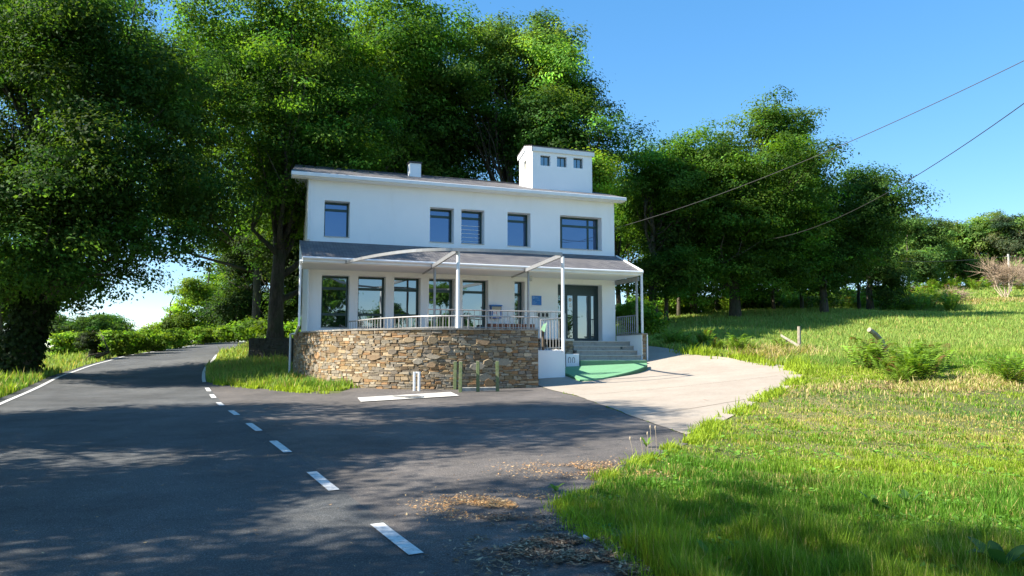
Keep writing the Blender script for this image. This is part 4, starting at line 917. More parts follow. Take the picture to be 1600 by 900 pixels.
P_ = np.stack([3.6*hh_/15+rr_*np.cos(a_), rr_*np.sin(a_), hh_], 1); nr_ = np.stack([np.cos(a_), np.sin(a_), .4+0*a_], 1)+r_.normal(0, .4, (n, 3)); nr_ /= np.linalg.norm(nr_, axis=1)[:, None]
e_ = np.cross(nr_, r_.normal(size=(n, 3))); e_ /= np.linalg.norm(e_, axis=1)[:, None]; f_ = np.cross(nr_, e_); q_ = .075*r_.uniform(.7, 1.3, n)[:, None]
fast_mesh('ivy', np.stack([P_-e_*q_, P_+f_*q_, P_+e_*q_, P_-f_*q_], 1), 4, 'oak_leaf', np.array([.022, .042, .012])[None]*np.exp(r_.normal(0, .3, (n, 1))), ho)
# behind the house
T('oak_tree', 'dark oak with a straight black trunk just left of the house', 430, 37, -60, 5, wpx=360, bot=415, rt=.42, ncl=230, nleaf=66000, leaf=.23, rc=1.4, tint=OAK, nl=22, shell=(.3, 1))
T('oak_tree', 'oak over the road bend between the huge oak and the black trunk', 398, 52, -40, 24, wpx=300, bot=440, rt=.32, ncl=240, nleaf=64000, leaf=.25, rc=1.35, tint=OAK, nl=18, dx=-4.2)
T('oak_tree', 'tall oak behind the left half of the slate roof', 560, 45, -30, 6, wpx=400, bot=330, rt=.4, ncl=230, nleaf=60000, leaf=.26, rc=1.5, tint=OAK, nl=18)
T('oak_tree', 'oak with dark crown behind the small white chimney', 650, 47, 75, 7, wpx=210, bot=340, rt=.4, ncl=170, nleaf=44000, leaf=.27, rc=1.4, tint=DARK, nl=16)
T('oak_tree', 'bright green oak with spiky top behind the gap left of the tower', 798, 46, -14, 8, wpx=250, bot=320, rt=.4, ncl=130, nleaf=42000, leaf=.25, rc=1.25, tint=(.075, .145, .026), nl=16)
T('oak_tree', 'dark dense oak rising behind the white roof tower', 905, 45, 72, 9, wpx=250, bot=330, rt=.4, ncl=130, nleaf=42000, leaf=.25, rc=1.35, tint=DARK, nl=14)
T('oak_tree', 'small bright green oak peeping up just left of the tower roof', 915, 39, 165, 10, wpx=110, bot=330, rt=.2, ncl=45, nleaf=11000, leaf=.22, rc=1.0, tint=BRIGHT, nl=8)
T('oak_tree', 'oak beyond the right corner of the house', 1022, 52, 205, 11, wpx=190, bot=490, rt=.35, ncl=110, nleaf=34000, leaf=.26, rc=1.35, tint=OAK, nl=12)
T('oak_tree', 'tallest oak of the field grove with a split pale trunk', 1150, 54, 112, 12, wpx=330, bot=505, shell=(.25, 1), rt=.4, ncl=260, nleaf=76000, leaf=.26, rc=1.45, tint=OAK, nl=20)
T('oak_tree', 'broad oak at the right of the field grove with twin trunks', 1290, 56, 205, 13, wpx=235, bot=508, shell=(.25, 1), rt=.3, ncl=200, nleaf=56000, leaf=.26, rc=1.45, tint=DARK, nl=14)
T('oak_tree', 'lower oak closing the right end of the field grove', 1362, 62, 290, 14, wpx=100, bot=495, rt=.3, ncl=60, nleaf=18000, leaf=.27, rc=1.4, tint=DARK, nl=8)
T('oak_tree', 'oak filling the gap behind the split trunk in the grove', 1085, 60, 178, 15, wpx=230, bot=505, rt=.3, ncl=90, nleaf=26000, leaf=.28, rc=1.4, tint=OAK, nl=8)
T('oak_tree', 'oak deep in the grove behind the twin trunks', 1215, 66, 165, 16, wpx=210, bot=505, rt=.3, ncl=90, nleaf=24000, leaf=.3, rc=1.5, tint=OAK, nl=8)
# extra trunks under the grove
for i, (px, Y, lab, top) in enumerate([(1042, 53, 'slender dark tree standing nearest the house in the grove', 300), (1062, 57, 'thin leaning tree left of the split trunk', 320), (1210, 62, 'thin straight tree right of the split trunk', 330), (1255, 62, 'thin dark tree left of the twin trunks', 330), (1345, 66, 'thin tree right of the twin trunks', 345), (1122, 66, 'thin far tree in the shade left of the split trunk', 330)]):
    T('young_oak', lab, px, Y, top, 60+i, wpx=70, bot=440, rt=.17, ncl=26, nleaf=5200, leaf=.3, rc=1.2, tint=DARK, nl=5)
for i, (px, Y, lab, top, wp_) in enumerate([(448, 46, 'dark bushy tree filling the gap between the black trunk and the gable', 270, 120), (392, 56, 'dark bushy tree left of the black trunk', 330, 110), (425, 60, 'tree in deep shade behind the black trunk', 200, 170)]):
    T('understorey_tree', lab, px, Y, top, 190+i, wpx=wp_, bot=535, rt=.15, ncl=110, nleaf=20000, leaf=.25, rc=1.0, tint=(.030, .065, .014), nl=8)
# far right row
far = [(1425, 100, 345, 95, 'far bright oak beside the right end of the grove'), (1462, 106, 352, 80, 'far tree second from the grove in the distant row'), (1500, 112, 358, 70, 'thin topped far tree in the middle of the distant row'), (1534, 104, 342, 85, 'tallest round far tree left of the utility pole'), (1580, 108, 352, 90, 'far broad tree behind the utility pole'), (1635, 100, 340, 110, 'far tree at the right edge beside the pine'), (1400, 120, 365, 90, 'far dark tree seen behind the end of the grove'), (1480, 122, 372, 120, 'low far tree filling behind the distant row')]
for i, (px, Y, top, wpx, lab) in enumerate(far):
    T('distant_tree', lab, px, Y, top-22, 30+i, wpx=wpx*1.35, bot=452, rt=.25, ncl=90, nleaf=16000, leaf=.40, rc=1.6, tint=(.11, .19, .045) if i % 2 else (.085, .16, .04), nl=6, group='distant trees beyond the field')
T('pine_tree', 'grey green pine top rising at the right edge of the distant row', 1592, 100, 318, 40, wpx=60, bot=400, rt=.25, ncl=26, nleaf=6000, leaf=.3, rc=1.1, tint=(.06, .085, .045), nl=8)
# left distance and hedge
shr = [(90, 75, 462, 150, 'rounded far tree left of the road gap', DARK), (150, 90, 490, 110, 'far tree at the left foot of the bright sky gap', OAK), (215, 120, 505, 90, 'pale far tree low in the sky gap', OAK),
       (266, 72, 425, 140, 'bright green bushy tree at the right of the sky gap', BRIGHT), (322, 78, 345, 170, 'leafy tree over the road bend', BRIGHT), (392, 84, 350, 160, 'sunlit tree behind the road bend nearer the house', OAK)]
for i, (px, Y, top, wpx, lab, tn) in enumerate(shr):
    T('roadside_tree', lab, px, Y, top, 80+i, wpx=wpx, bot=548, rt=.18, ncl=50, nleaf=13000, leaf=.3, rc=1.1, tint=tn, nl=6)
bush = [(205, 50, 520, 60, 'bright bramble bush just right of the wooden post'), (240, 55, 517, 60, 'hedge bush second from the wooden post'), (275, 61, 515, 60, 'hedge bush where the hedge nears the bend'), (310, 70, 512, 60, 'hedge bush at the inside of the bend'), (355, 84, 508, 80, 'pale bush at the far end of the road'), (400, 80, 505, 70, 'bush beside the black trunk at the road end'),
        (110, 50, 540, 60, 'low yellow green bush left of the ivy stump'), (180, 47, 538, 36, 'fern tuft at the foot of the wooden post'), (20, 31, 560, 90, 'dark low bush at the foot of the huge oak')]
for i, (px, Y, top, wpx, lab) in enumerate(bush):
    T('bush', lab, px, Y, top, 100+i, wpx=wpx, bot=560 if Y < 60 else 548, rt=.05, ncl=34, nleaf=7000, leaf=.17, rc=.55, tint=BRIGHT if i < 8 else DARK, nl=6, cat='shrub', group='hedge along the left of the road' if i < 6 else None, shell=(.2, 1), cut=.15)
T('ivy_stump', 'dark ivy covered stump beside the wooden post on the left verge', 146, 44, 512, 120, wpx=32, bot=565, rt=.3, ncl=20, nleaf=5000, leaf=.12, rc=.4, tint=(.018, .035, .010), nl=2, cat='stump', cut=.2)
# behind the house and grove: undergrowth, and trees closing the view to the north
back = [(14, 90, 15, 'low woodland tree deep behind the grove, nearest the house'), (21, 94, 14, 'low woodland tree deep behind the split trunk'), (28, 92, 14, 'low woodland tree deep behind the middle of the grove'), (35, 95, 14, 'low woodland tree deep behind the twin trunks'), (42, 97, 14, 'low woodland tree deep behind the right end of the grove'), (-41, 60, 13, 'distant tree seen below the boughs at the left edge'), (-18, 66, 16, 'woodland tree behind the left gable'), (-9, 62, 17, 'woodland tree behind the middle of the roof'), (1, 64, 17, 'woodland tree behind the tower'), (10, 70, 15, 'woodland tree far behind the right corner of the house')]
for i, (X, Y, H, lab) in enumerate(back):
    T('woodland_tree', lab, None, Y, None, 130+i, X=X, ztop=g1(X, Y)+H, wpx=300 if Y < 80 else 150, bot=None if Y < 80 else 478, rt=.3, ncl=80, nleaf=17000, leaf=.36, rc=1.6, tint=OAK, nl=6)
ug = [(470, 42, 515), (402, 50, 505), (438, 48, 500), (985, 44, 470), (1020, 60, 462), (1060, 64, 470), (1105, 68, 462), (1180, 70, 455), (1235, 72, 448), (1290, 72, 450), (1350, 74, 446), (1415, 76, 448)]
ul = ['sunlit leafy bush just behind the left gable', 'bright leafy bush at the road end left of the black trunk', 'shrub behind the black trunk', 'sunny shrub seen through the porch columns', 'low shrub in the grove behind the slender tree', 'low shrub in the grove left of the split trunk', 'low shrub in the shade under the grove', 'low shrub right behind the split trunk', 'shrub between the split trunk and the twin trunks', 'shrub just behind the twin trunks', 'dark shrub at the right end of the grove', 'dark shrub joining the grove to the bracken bank']
for i, (px, Y, top) in enumerate(ug):
    T('bush', ul[i], px, Y, top, 150+i, wpx=120, bot=530 if Y < 60 else 500, rt=.05, ncl=40, nleaf=7500, leaf=.2, rc=.7, tint=BRIGHT if i in (0, 1, 3, 4, 5) else OAK, nl=5, cat='shrub', shell=(.2, 1), cut=.15)
# trees behind the photographer (they mirror in the glass)
for i, (X, Y, lab) in enumerate([(40, -8, 'tree at the south edge of the field, nearest'), (48, -18, 'tree at the south edge of the field, second'), (30, -30, 'bushy tree south of the verge'), (16, -26, 'bushy tree directly behind the photographer'), (58, 2, 'tree at the south edge of the field, farthest right'), (-6, -34, 'tree across the road behind the photographer, left'), (9, -38, 'tree behind the photographer, middle'), (22, -30, 'tree behind the photographer, right'), (34, -22, 'tree far to the right behind the photographer')]):
    T('field_tree', lab, None, Y, None, 170+i, X=X, ztop=10+i*.4, wpx=None, rt=.25, ncl=60, nleaf=9000, leaf=.4, rc=1.5, tint=OAK, nl=5)

# ------------------------------------------------------------------ grass
def blades(name, X, Y, H, Wb, col, seed, bend=.5, z=None, seg=2):
    r = np.random.default_rng(seed); n = len(X); z = gz(X, Y)-.01 if z is None else z
    a = r.uniform(0, 2*np.pi, n); dx, dy = np.cos(a), np.sin(a); b = r.uniform(.1, 1, n)*bend*H
    pa_ = a+np.pi/2+r.normal(0, .4, n); wx, wy = np.cos(pa_)*Wb/2, np.sin(pa_)*Wb/2
    def lv(t, ww): return np.stack([X+dx*b*t*t+wx*ww, Y+dy*b*t*t+wy*ww, z+H*(t-.18*bend*t*t)], 1)
    V = np.stack([lv(0, -1), lv(0, 1), lv(.55, .8), lv(.55, -.8), lv(1, 0)], 1)
    return fast_mesh(name, V, 5, 'grass_blade', col, faces_per=[[0, 1, 2, 3], [3, 2, 4]])
def sn(X, Y, s, seed):                      # cheap smooth noise 0..1
    r = np.random.default_rng(seed); v = 0
    for _ in range(7):
        k = r.normal(size=2)/s; v = v+np.sin(X*k[0]+Y*k[1]+r.uniform(0, 6))
    return .5+.5*np.tanh(v*.45)
hard = [road_pl, side_pl, drive_pl]
house_fp = [uw(-.3, .2, 0)[:2], uw(UR+.2, .2, 0)[:2], uw(UR+.2, -D, 0)[:2], uw(-.3, -D, 0)[:2]]
terr_fp = [tuple(p) for p in offset(wpath, .03)] + [uw(q2u+.1, PW+.3, 0)[:2], uw(q2u+.1, 0, 0)[:2], uw(-.3, 0, 0)[:2]]
def free(X, Y, edge=0):
    m = np.ones(len(X), bool)
    for p in hard: m &= ~inside(X, Y, p)
    m &= ~inside(X, Y, house_fp); m &= ~inside(X, Y, terr_fp); return m
def sample(n, y0, y1, pxa, pxb, seed, power=1.):
    r = np.random.default_rng(seed); t = r.random(n); Y = (y0**(-power)+t*(y1**(-power)-y0**(-power)))**(-1/power) if power else y0*(y1/y0)**t
    px = r.uniform(pxa, pxb, n); return (px-800)/F*Y*1.0, Y
GREEN = np.array([.25, .34, .03]); GDEEP = np.array([.085, .21, .02]); STRAW = np.array([.42, .36, .125]); MEAD = np.array([.24, .34, .075])
def grass_area(name, n, y0, y1, pxa, pxb, seed, hfun, wk, power=1.):
    X, Y = sample(n, y0, y1, pxa, pxb, seed, power); m = free(X, Y); X, Y = X[m], Y[m]; r = np.random.default_rng(seed+1); n = len(X)
    H, S, D_ = hfun(X, Y, r); keep = r.random(n) < D_; X, Y, H, S = X[keep], Y[keep], H[keep], S[keep]; n = len(X)
    Wb = np.maximum(.005, wk*Y)*r.uniform(.7, 1.4, n)
    isS = (r.random(n) < S)[:, None]; base = GREEN*(1-.0)+0*X[:, None]; f = sn(X, Y, 1.3, 5)[:, None]; base = GREEN*f+GDEEP*(1-f)
    mf = np.clip((Y-23)/10, 0, 1)[:, None]; base = base*(1-mf)+MEAD*mf
    col = np.where(isS, STRAW, base)*np.exp(r.normal(0, 1, (n, 1))*(.22-.10*mf))
    o = blades(name, X, Y, H, Wb, np.clip(col, 0, 1), seed+2); tag(o, kind='stuff'); return o
def h_right(X, Y, r):
    n = len(X); c = sn(X, Y, .55, 11); tuft = sn(X, Y, .22, 12)
    near = np.clip((11.5-Y)/4, 0, 1); H = .04+.07*tuft**3+near*(.03+.15*c*tuft)
    dry = np.clip(1-np.hypot((X-8.5)/6.5, (Y-16)/5.0), 0, 1); dn = sn(X, Y, .8, 13); S = .08+.50*np.clip(dry*1.6, 0, 1)*(.4+.6*dn)+.12*(dn > .7)
    mead = np.clip((Y-23.5)/4, 0, 1); H = H*(1-mead)+mead*(.17+.13*c); S = S*(1-mead)+mead*.10
    H = H*np.exp(r.normal(0, .25, n)); return H, S, .35+.65*np.clip(tuft+near+mead, 0, 1)
tag(grass_area('meadow_grass', 430000, 4.2, 24, 820, 1700, 21, h_right, .0010, 1.), 'green and straw coloured grass of the verge and field right of the asphalt', 'grass')
tag(grass_area('meadow_grass', 240000, 22, 68, 960, 1700, 24, h_right, .0011, .6), 'tall even green meadow grass in front of the oak grove', 'grass')
def h_left(X, Y, r):
    n = len(X); t = sn(X, Y, .5, 31); return (.12+.25*t)*np.exp(r.normal(0, .25, n)), .08+.1*t, np.ones(n)
tag(grass_area('meadow_grass', 60000, 66, 125, 1180, 1760, 26, h_right, .0016, 1.), 'pale grass of the far slope below the distant trees', 'grass')
tag(grass_area('verge_grass', 60000, 24.5, 75, 320, 600, 27, h_left, .0014, 1.), 'grass on the bank between the road and the stone wall', 'grass')
tag(grass_area('verge_grass', 60000, 15, 80, -60, 330, 29, h_left, .0015, 1.), 'grass on the verge left of the road', 'grass')
# overhanging tufts along the asphalt and drive edges
def edge_tufts(line, n, seed, w_, hh):
    r = np.random.default_rng(seed); L = np.array(line); s = np.r_[0, np.cumsum(np.linalg.norm(np.diff(L, axis=0), axis=1))]; q = r.uniform(0, s[-1], n)
    X = np.interp(q, s, L[:, 0])+r.normal(0, w_, n); Y = np.interp(q, s, L[:, 1])+r.normal(0, w_, n)
    k = sn(X, Y, .25, seed) > .35; X, Y = X[k], Y[k]; n = len(X); H = hh*np.exp(r.normal(0, .4, n)); col = (GREEN*1.1)[None]*np.exp(r.normal(0, .25, (n, 1))); return X, Y, H, col
eX, eY, eH, eC = [], [], [], []
for ln, n, sd_, w_, hh in (([gpix(*p) for p in [(1094, 688), (1040, 706), (960, 742), (880, 790), (900, 820), (960, 858), (1030, 905)]], 9000, 41, .09, .09), ([gpix(*p) for p in [(1094, 688), (1120, 662), (1180, 630), (1235, 605), (1256, 585)]], 6000, 43, .13, .13),
                          ([gpix(*p) for p in [(1256, 585), (1240, 573), (1180, 564), (1110, 556), (1060, 549)]], 5000, 44, .22, .25), ([gpix(*p) for p in [(336, 600), (400, 607), (470, 613), (530, 616)]], 4000, 45, .12, .14)):
    a_, b_, c_, d_ = edge_tufts(ln, n, sd_, w_, hh); eX.append(a_); eY.append(b_); eH.append(c_); eC.append(d_)
eX, eY, eH, eC = map(np.concatenate, (eX, eY, eH, eC)); tag(blades('edge_grass', eX, eY, eH, np.maximum(.006, .0012*eY), eC, 47, .8), 'ragged grass tufts along the asphalt and driveway edges', 'grass', kind='stuff')

def clover():
    r = np.random.default_rng(61); n = 26000; X, Y = sample(n, 4.4, 26, 860, 1700, 62, 1.); m = free(X, Y) & (sn(X, Y, .45, 63) > .72); X, Y = X[m], Y[m]; n = len(X)
    z = gz(X, Y)+r.uniform(.02, .10, n); a = r.uniform(0, 2*np.pi, n); L = r.uniform(.012, .034, n)*np.clip(Y/8, 1, 1.6); d = np.stack([np.cos(a), np.sin(a), r.normal(.1, .3, n)], 1); s_ = np.stack([-np.sin(a), np.cos(a), r.normal(0, .3, n)], 1); p = np.stack([X, Y, z], 1)
    V = np.stack([p-d*L[:, None], p+s_*L[:, None]*.6, p+d*L[:, None], p-s_*L[:, None]*.6], 1); c = np.array([.12, .25, .035])*np.exp(r.normal(0, .3, (n, 1)))
    tag(fast_mesh('clover_patches', V, 4, 'grass_blade', np.clip(c, 0, 1)), 'low round leaved weeds growing in patches through the verge grass', 'weeds', kind='stuff')
clover()
def dry_patch(px, py, rx, ry, n, seed, hh, lab):
    r = np.random.default_rng(seed); cx, cy_ = gpix(px, py); X, Y = cx+r.normal(0, rx, n), cy_+r.normal(0, ry, n); m = free(X, Y) & (sn(X, Y, .4, seed) > .3); X, Y = X[m], Y[m]; n = len(X)
    c = np.where(r.random((n, 1)) < .6, np.array([.50, .40, .20]), np.array([.24, .30, .06]))*np.exp(r.normal(0, .2, (n, 1))); o = blades('dry_grass', X, Y, hh*np.exp(r.normal(0, .3, n)), np.maximum(.007, .0012*Y), np.clip(c, 0, 1), seed, .9); tag(o, lab, 'dry grass', kind='stuff')
dry_patch(1195, 560, 1.1, .8, 7000, 64, .38, 'tall bleached grass on the bank beside the broken fence')
dry_patch(1560, 472, 3.5, 1.2, 6000, 65, .35, 'straw coloured grass strip at the far edge of the meadow')
dry_patch(1530, 600, 2.6, .7, 7000, 66, .16, 'straw coloured matted grass between the ferns at the right edge')
# ferns
def fern_mesh(seed, nfr=34, L=.75, tint=(.17, .29, .035)):
    r = np.random.default_rng(seed); quads, cols = [], []
    for _ in range(nfr):
        a = r.uniform(0, 2*np.pi); l = L*r.uniform(.6, 1.2); o = r.normal(0, .18, 2); up_ = r.uniform(1.1, 2.0); d = np.array([math.cos(a), math.sin(a)]); sd_ = np.array([-d[1], d[0]]); c = np.array(tint)*math.exp(r.normal(0, .3))
        if r.random() < .12: c = np.array([.22, .13, .05])*r.uniform(.7, 1.2)
        for i in range(16):
            t = (i+1)/16; rr_ = l*t*.6; h = l*up_*(t*1.25-.75*t*t); hw = l*.24*(1-t)**.75*min(1, t*4)+.01
            c0 = np.array([o[0]+d[0]*rr_, o[1]+d[1]*rr_, h])
            for s_ in (-1, 1):
                e = c0+np.array([sd_[0]*s_*hw+d[0]*hw*.3, sd_[1]*s_*hw+d[1]*hw*.3, -hw*.15]); f = np.array([d[0], d[1], .3])*l*.028
                quads.append([c0-f, c0*.5+e*.5-f*1.2, e, c0*.5+e*.5+f*1.2]); cols.append(c*r.uniform(.8, 1.2))
    return np.array(quads), np.clip(np.array(cols), 0, 1)
fm = [fast_mesh('fronds', *(lambda q: (q[0], 4, 'grass_blade', q[1]))(fern_mesh(s_, 60, l_))) for s_, l_ in ((1, .8), (2, .65), (3, .9))]
for f_ in fm: C.objects.unlink(f_)
fspots = [(1362, 578, 'left fern clump below the leaning log'), (1390, 585, 'fern clump in front of the leaning log'), (1425, 583, 'tall fern clump right of the leaning log'), (1455, 578, 'fern clump at the right of the log group'), (1410, 600, 'lowest fern of the group around the log'), (1440, 596, 'fern at the dry bramble edge'),
          (1560, 590, 'fern clump near the right edge of the field'), (1592, 578, 'fern clump at the right edge, behind its neighbour'), (1585, 600, 'fern over dry brown litter at the right edge'), (1222, 552, 'fern clump left of the broken fence post'), (1238, 562, 'fern before the tilted plank'),
          (1155, 552, 'fern on the bank behind the driveway'), (1120, 548, 'fern on the bank nearest the driveway back'), (1085, 545, 'dark fern on the bank left of the others'), (1050, 540, 'shady fern by the drive behind the stone pier'), (1180, 556, 'fern at the driveway top edge'), (1030, 535, 'shady fern just right of the stone pier'), (1068, 541, 'shady fern further along behind the pier'), (1100, 540, 'fern up on the bank in the shade'), (1140, 545, 'fern up on the bank in the sun')]
for i, (px, py, lab) in enumerate(fspots):
    x, y = gpix(px, py); t = thing('fern', (x, y, g1(x, y)), lab, 'fern', 'ferns along the field edge'); o = fm[i % 3].copy(); C.objects.link(o); o.parent = t; s_ = random.uniform(.75, 1.15)*(1.15 if 1340 < px < 1470 else .8); o.scale = (s_, s_, s_*.95); o.rotation_euler = (0, 0, random.uniform(0, 6))
bank = [(1180+i*27+random.uniform(-8, 8), 68+random.uniform(-3, 4)) for i in range(12)]
r_ = np.random.default_rng(77); allq, allc = [], []
for i in range(150):
    px, Y = (r_.uniform(1120, 1490), r_.uniform(63, 76)) if i < 100 else (r_.uniform(1400, 1640), r_.uniform(92, 104)); x = xat(px, Y, 5); q, c_ = fern_mesh(200+i, 20, 1.5); allq.append(q+np.array([x, Y, g1(x, Y)])); allc.append(c_)
bo = fast_mesh('bracken', np.concatenate(allq), 4, 'grass_blade', np.concatenate(allc)); tag(bo, 'long bank of green bracken between the meadow and the distant trees', 'bracken', kind='stuff')
# broad leaved plants in the near right corner, weeds at the verge
def broad_leaf(mb, base, L, Wf, ang, droop, tilt=.9):
    d = np.array([math.cos(ang), math.sin(ang), 0]); s = np.array([-d[1], d[0], 0]); n = 8; rows = []
    for i in range(n+1):
        t = i/n; c = np.array(base)+d*L*t*.8+np.array([0, 0, L*(tilt*t-droop*t*t)]); w_ = Wf*math.sin(math.pi*min(1, .06+t*.94))**.8; rows.append((c-s*w_+[0, 0, w_*.3], c, c+s*w_+[0, 0, w_*.3]))
    b = len(mb.v)
    for r3 in rows: mb.v += [tuple(x) for x in r3]
    for i in range(n):
        for k in (0, 1): mb.f.append((b+i*3+k, b+i*3+k+1, b+(i+1)*3+k+1, b+(i+1)*3+k))
for (px, py, lab, k, L) in ((1565, 898, 'glossy broad leaved plant in the bottom right corner', 6, .34), (1120, 896, 'bright broad leaf sprout at the bottom of the grass', 3, .22), (1370, 800, 'broad leaved weed at the edge of the tree shadow', 5, .2), (1420, 795, 'larger broad leaved weed right of its neighbour in the shadow edge', 6, .22), (868, 770, 'young weed with pale leaves at the tip of the verge', 5, .17), (1215, 660, 'low leafy weed near the driveway edge', 7, .15), (1010, 700, 'weed at the asphalt corner by the seed heads', 6, .14)):
    x, y = gpix(px, py); t = thing('weed', (x, y, g1(x, y)), lab, 'plant'); mb = MB()
    for j in range(k): broad_leaf(mb, (x, y, g1(x, y)+.02), L*random.uniform(.7, 1.2), L*.17, j*6.28/k+random.uniform(-.4, .4), random.uniform(.3, .9), random.uniform(.9, 1.3))
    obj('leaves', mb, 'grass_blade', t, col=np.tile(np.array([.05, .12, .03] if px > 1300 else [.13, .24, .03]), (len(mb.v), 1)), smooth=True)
# seed head stalks at the asphalt corner
t = None
for i, (px, py, h) in enumerate([(1018, 712, .42), (1012, 716, .35), (1026, 708, .38), (990, 724, .34), (1005, 718, .28)]):
    x, y = gpix(px, py); z = g1(x, y); t = thing('seed_stalk', (x, y, z), 'thin stalk with pale seed head rising from the grass corner by the driveway', 'stalk', 'seed stalks at the grass corner')
    mb = MB(); l_ = random.uniform(-.06, .06); mb.tube([(x, y, z), (x+l_*.4, y, z+h*.6), (x+l_, y, z+h)], .004, 4); obj('stem', mb, 'dead_twig_pale', t); mb = MB(); mb.tube([(x+l_, y, z+h-.01), (x+l_, y, z+h+.02), (x+l_, y, z+h+.05)], [.006, .014, .003], 6); obj('seed_head', mb, 'dead_twig_pale', t)

# leaf litter on the asphalt corner
def litter(name, n, cpx, rad, seed, cols, size, lab, dense=1.):
    r = np.random.default_rng(seed); cx, cy = gpix(*cpx); X = cx+r.normal(0, rad[0], n); Y = cy+r.normal(0, rad[1], n); k = sn(X, Y, .16, seed) > .35; X, Y = X[k], Y[k]; n = len(X)
    z = gz(X, Y)+.022+np.abs(r.normal(0, .012, n)); a = r.uniform(0, 2*np.pi, n); L = size*r.uniform(.4, 1.5, n); Wd_ = L*r.uniform(.08, .4, n); d = np.stack([np.cos(a), np.sin(a), r.normal(0, .18, n)], 1); s = np.stack([-np.sin(a), np.cos(a), r.normal(0, .3, n)], 1)
    p = np.stack([X, Y, z], 1); V = np.stack([p-d*L[:, None], p+s*Wd_[:, None], p+d*L[:, None]+[0, 0, .008], p-s*Wd_[:, None]], 1); V[:, :, 2] = np.maximum(V[:, :, 2], z[:, None]-.004)
    c = np.array(cols)[r.integers(0, len(cols), n)]*np.exp(r.normal(0, .3, (n, 1))); o = fast_mesh(name, V, 4, 'litter', np.clip(c, 0, 1)); tag(o, lab, 'leaf litter', kind='stuff')
BR = [(.17, .10, .055), (.26, .17, .095), (.36, .27, .18), (.09, .055, .035)]; ORG = [(.52, .29, .11), (.42, .22, .08), (.58, .40, .2)]
litter('leaf_litter', 6500, (905, 855), (.40, .30), 51, BR, .028, 'brown dead leaves and twigs heaped at the grass edge in the foreground')
litter('leaf_litter', 6000, (975, 882), (.5, .28), 52, BR + [(.33, .27, .17)], .03, 'dry grass clippings over dark soil at the bottom edge')
litter('leaf_litter', 6000, (790, 793), (.42, .26), 53, ORG, .016, 'orange brown pine needles and chaff drifted on the asphalt')
litter('leaf_litter', 1400, (800, 815), (.35, .12), 54, BR, .018, 'dark crumbs and twigs on the asphalt below the needle drift')
litter('leaf_litter', 4500, (940, 735), (.6, .35), 56, ORG + BR, .018, 'brown chaff along the verge by the grass corner')
litter('leaf_litter', 900, (700, 800), (3.2, 3.5), 57, BR + ORG, .016, 'stray leaves and bits scattered over the asphalt')
litter('leaf_litter', 2600, (1520, 600), (2.2, .7), 58, [(.28, .15, .08), (.36, .24, .13), (.2, .1, .06)], .07, 'dry russet bracken litter at the field edge')
x, y = gpix(919, 848); z = g1(x, y); q = rng.normal(size=(14, 3)); q /= np.linalg.norm(q, axis=1)[:, None]
import bmesh
bm = bmesh.new(); [bm.verts.new(tuple(v*np.array([.05, .035, .03])+np.array([0, 0, .035]))) for v in q]; bmesh.ops.convex_hull(bm, input=bm.verts); me = bpy.data.meshes.new('white_stone'); bm.to_mesh(me); bm.free(); me.materials.append(MAT['quartz'])
o = bpy.data.objects.new('white_stone', me); C.objects.link(o); o.location = (x, y, z+.02); tag(o, 'small whitish stone lying on the heap of brown leaves', 'stone')

# ------------------------------------------------------------------ field furniture
x, y = gpix(1250, 549); z = g1(x, y); tp = at(1248.5, 510, y)
t = thing('fence_post', (x, y, z), 'grey weathered broken fence post with a pale plank leaning on it', 'fence post'); mb = MB(); mb.tube([(x, y, z-.2), (x-.02, y, (z+tp[2])/2), (tp[0], y, tp[2])], [.085, .08, .075], 8); obj('post', mb, 'wood_grey', t)
pa_, pb_ = at(1220, 522, y+.1), at(1249, 540, y-.25); t = thing('fence_plank', tuple(pb_), 'pale sloping plank leaning down against the broken fence post', 'plank'); mb = MB(); n_ = np.array([0, .02, 0])
mb.hexa([tuple(pa_-[0, .02, .11]), tuple(pb_-[0, .02, .11]), tuple(pb_+[0, .02, -.11]), tuple(pa_+[0, .02, -.11]), tuple(pa_-[0, .02, 0]), tuple(pb_-[0, .02, -.03]), tuple(pb_+[0, .02, .03]), tuple(pa_+[0, .02, 0])]); obj('board', mb, 'plank_pale', t)
mb = MB(); 
for f_ in (.35, .95): c_ = pa_*(1-f_)+pb_*f_; mb.hexa([(c_[0]+dx*.05, c_[1]+.06+dy*.02, c_[2]-.5) for dx, dy in ((-1, -1), (1, -1), (1, 1), (-1, 1))]+[(c_[0]+dx*.05, c_[1]+.06+dy*.02, c_[2]-.02) for dx, dy in ((-1, -1), (1, -1), (1, 1), (-1, 1))])
obj('picket', mb, 'wood_dark', t)
yL = gpix(1376, 560)[1]; pa_, pb_ = at(1358, 515, yL), at(1376, 531, yL+.3); t = thing('leaning_log', tuple(pb_), 'grey split log sticking out above the ferns in the meadow', 'log'); mb = MB(); low = pb_+(pb_-pa_)*.9; low[2] = g1(low[0], low[1])-.1
mb.tube([tuple(pa_), tuple((pa_+pb_)/2+[.02, 0, .01]), tuple(pb_), tuple(low)], [.10, .11, .10, .09], 8); obj('log_body', mb, 'wood_grey', t)
x = xat(164, 48, 1.9); z = g1(x, 48); t = thing('wooden_post', (x, 48, z), 'pale round wooden post beside the ivy stump on the left verge', 'post'); mb = MB(); zt_ = at(164, 530, 48)[2]; mb.tube([(x, 48, z-.2), (x, 48, zt_-.04), (x, 48, zt_)], [.19, .18, .14], 12); obj('post_body', mb, 'wood_grey', t)
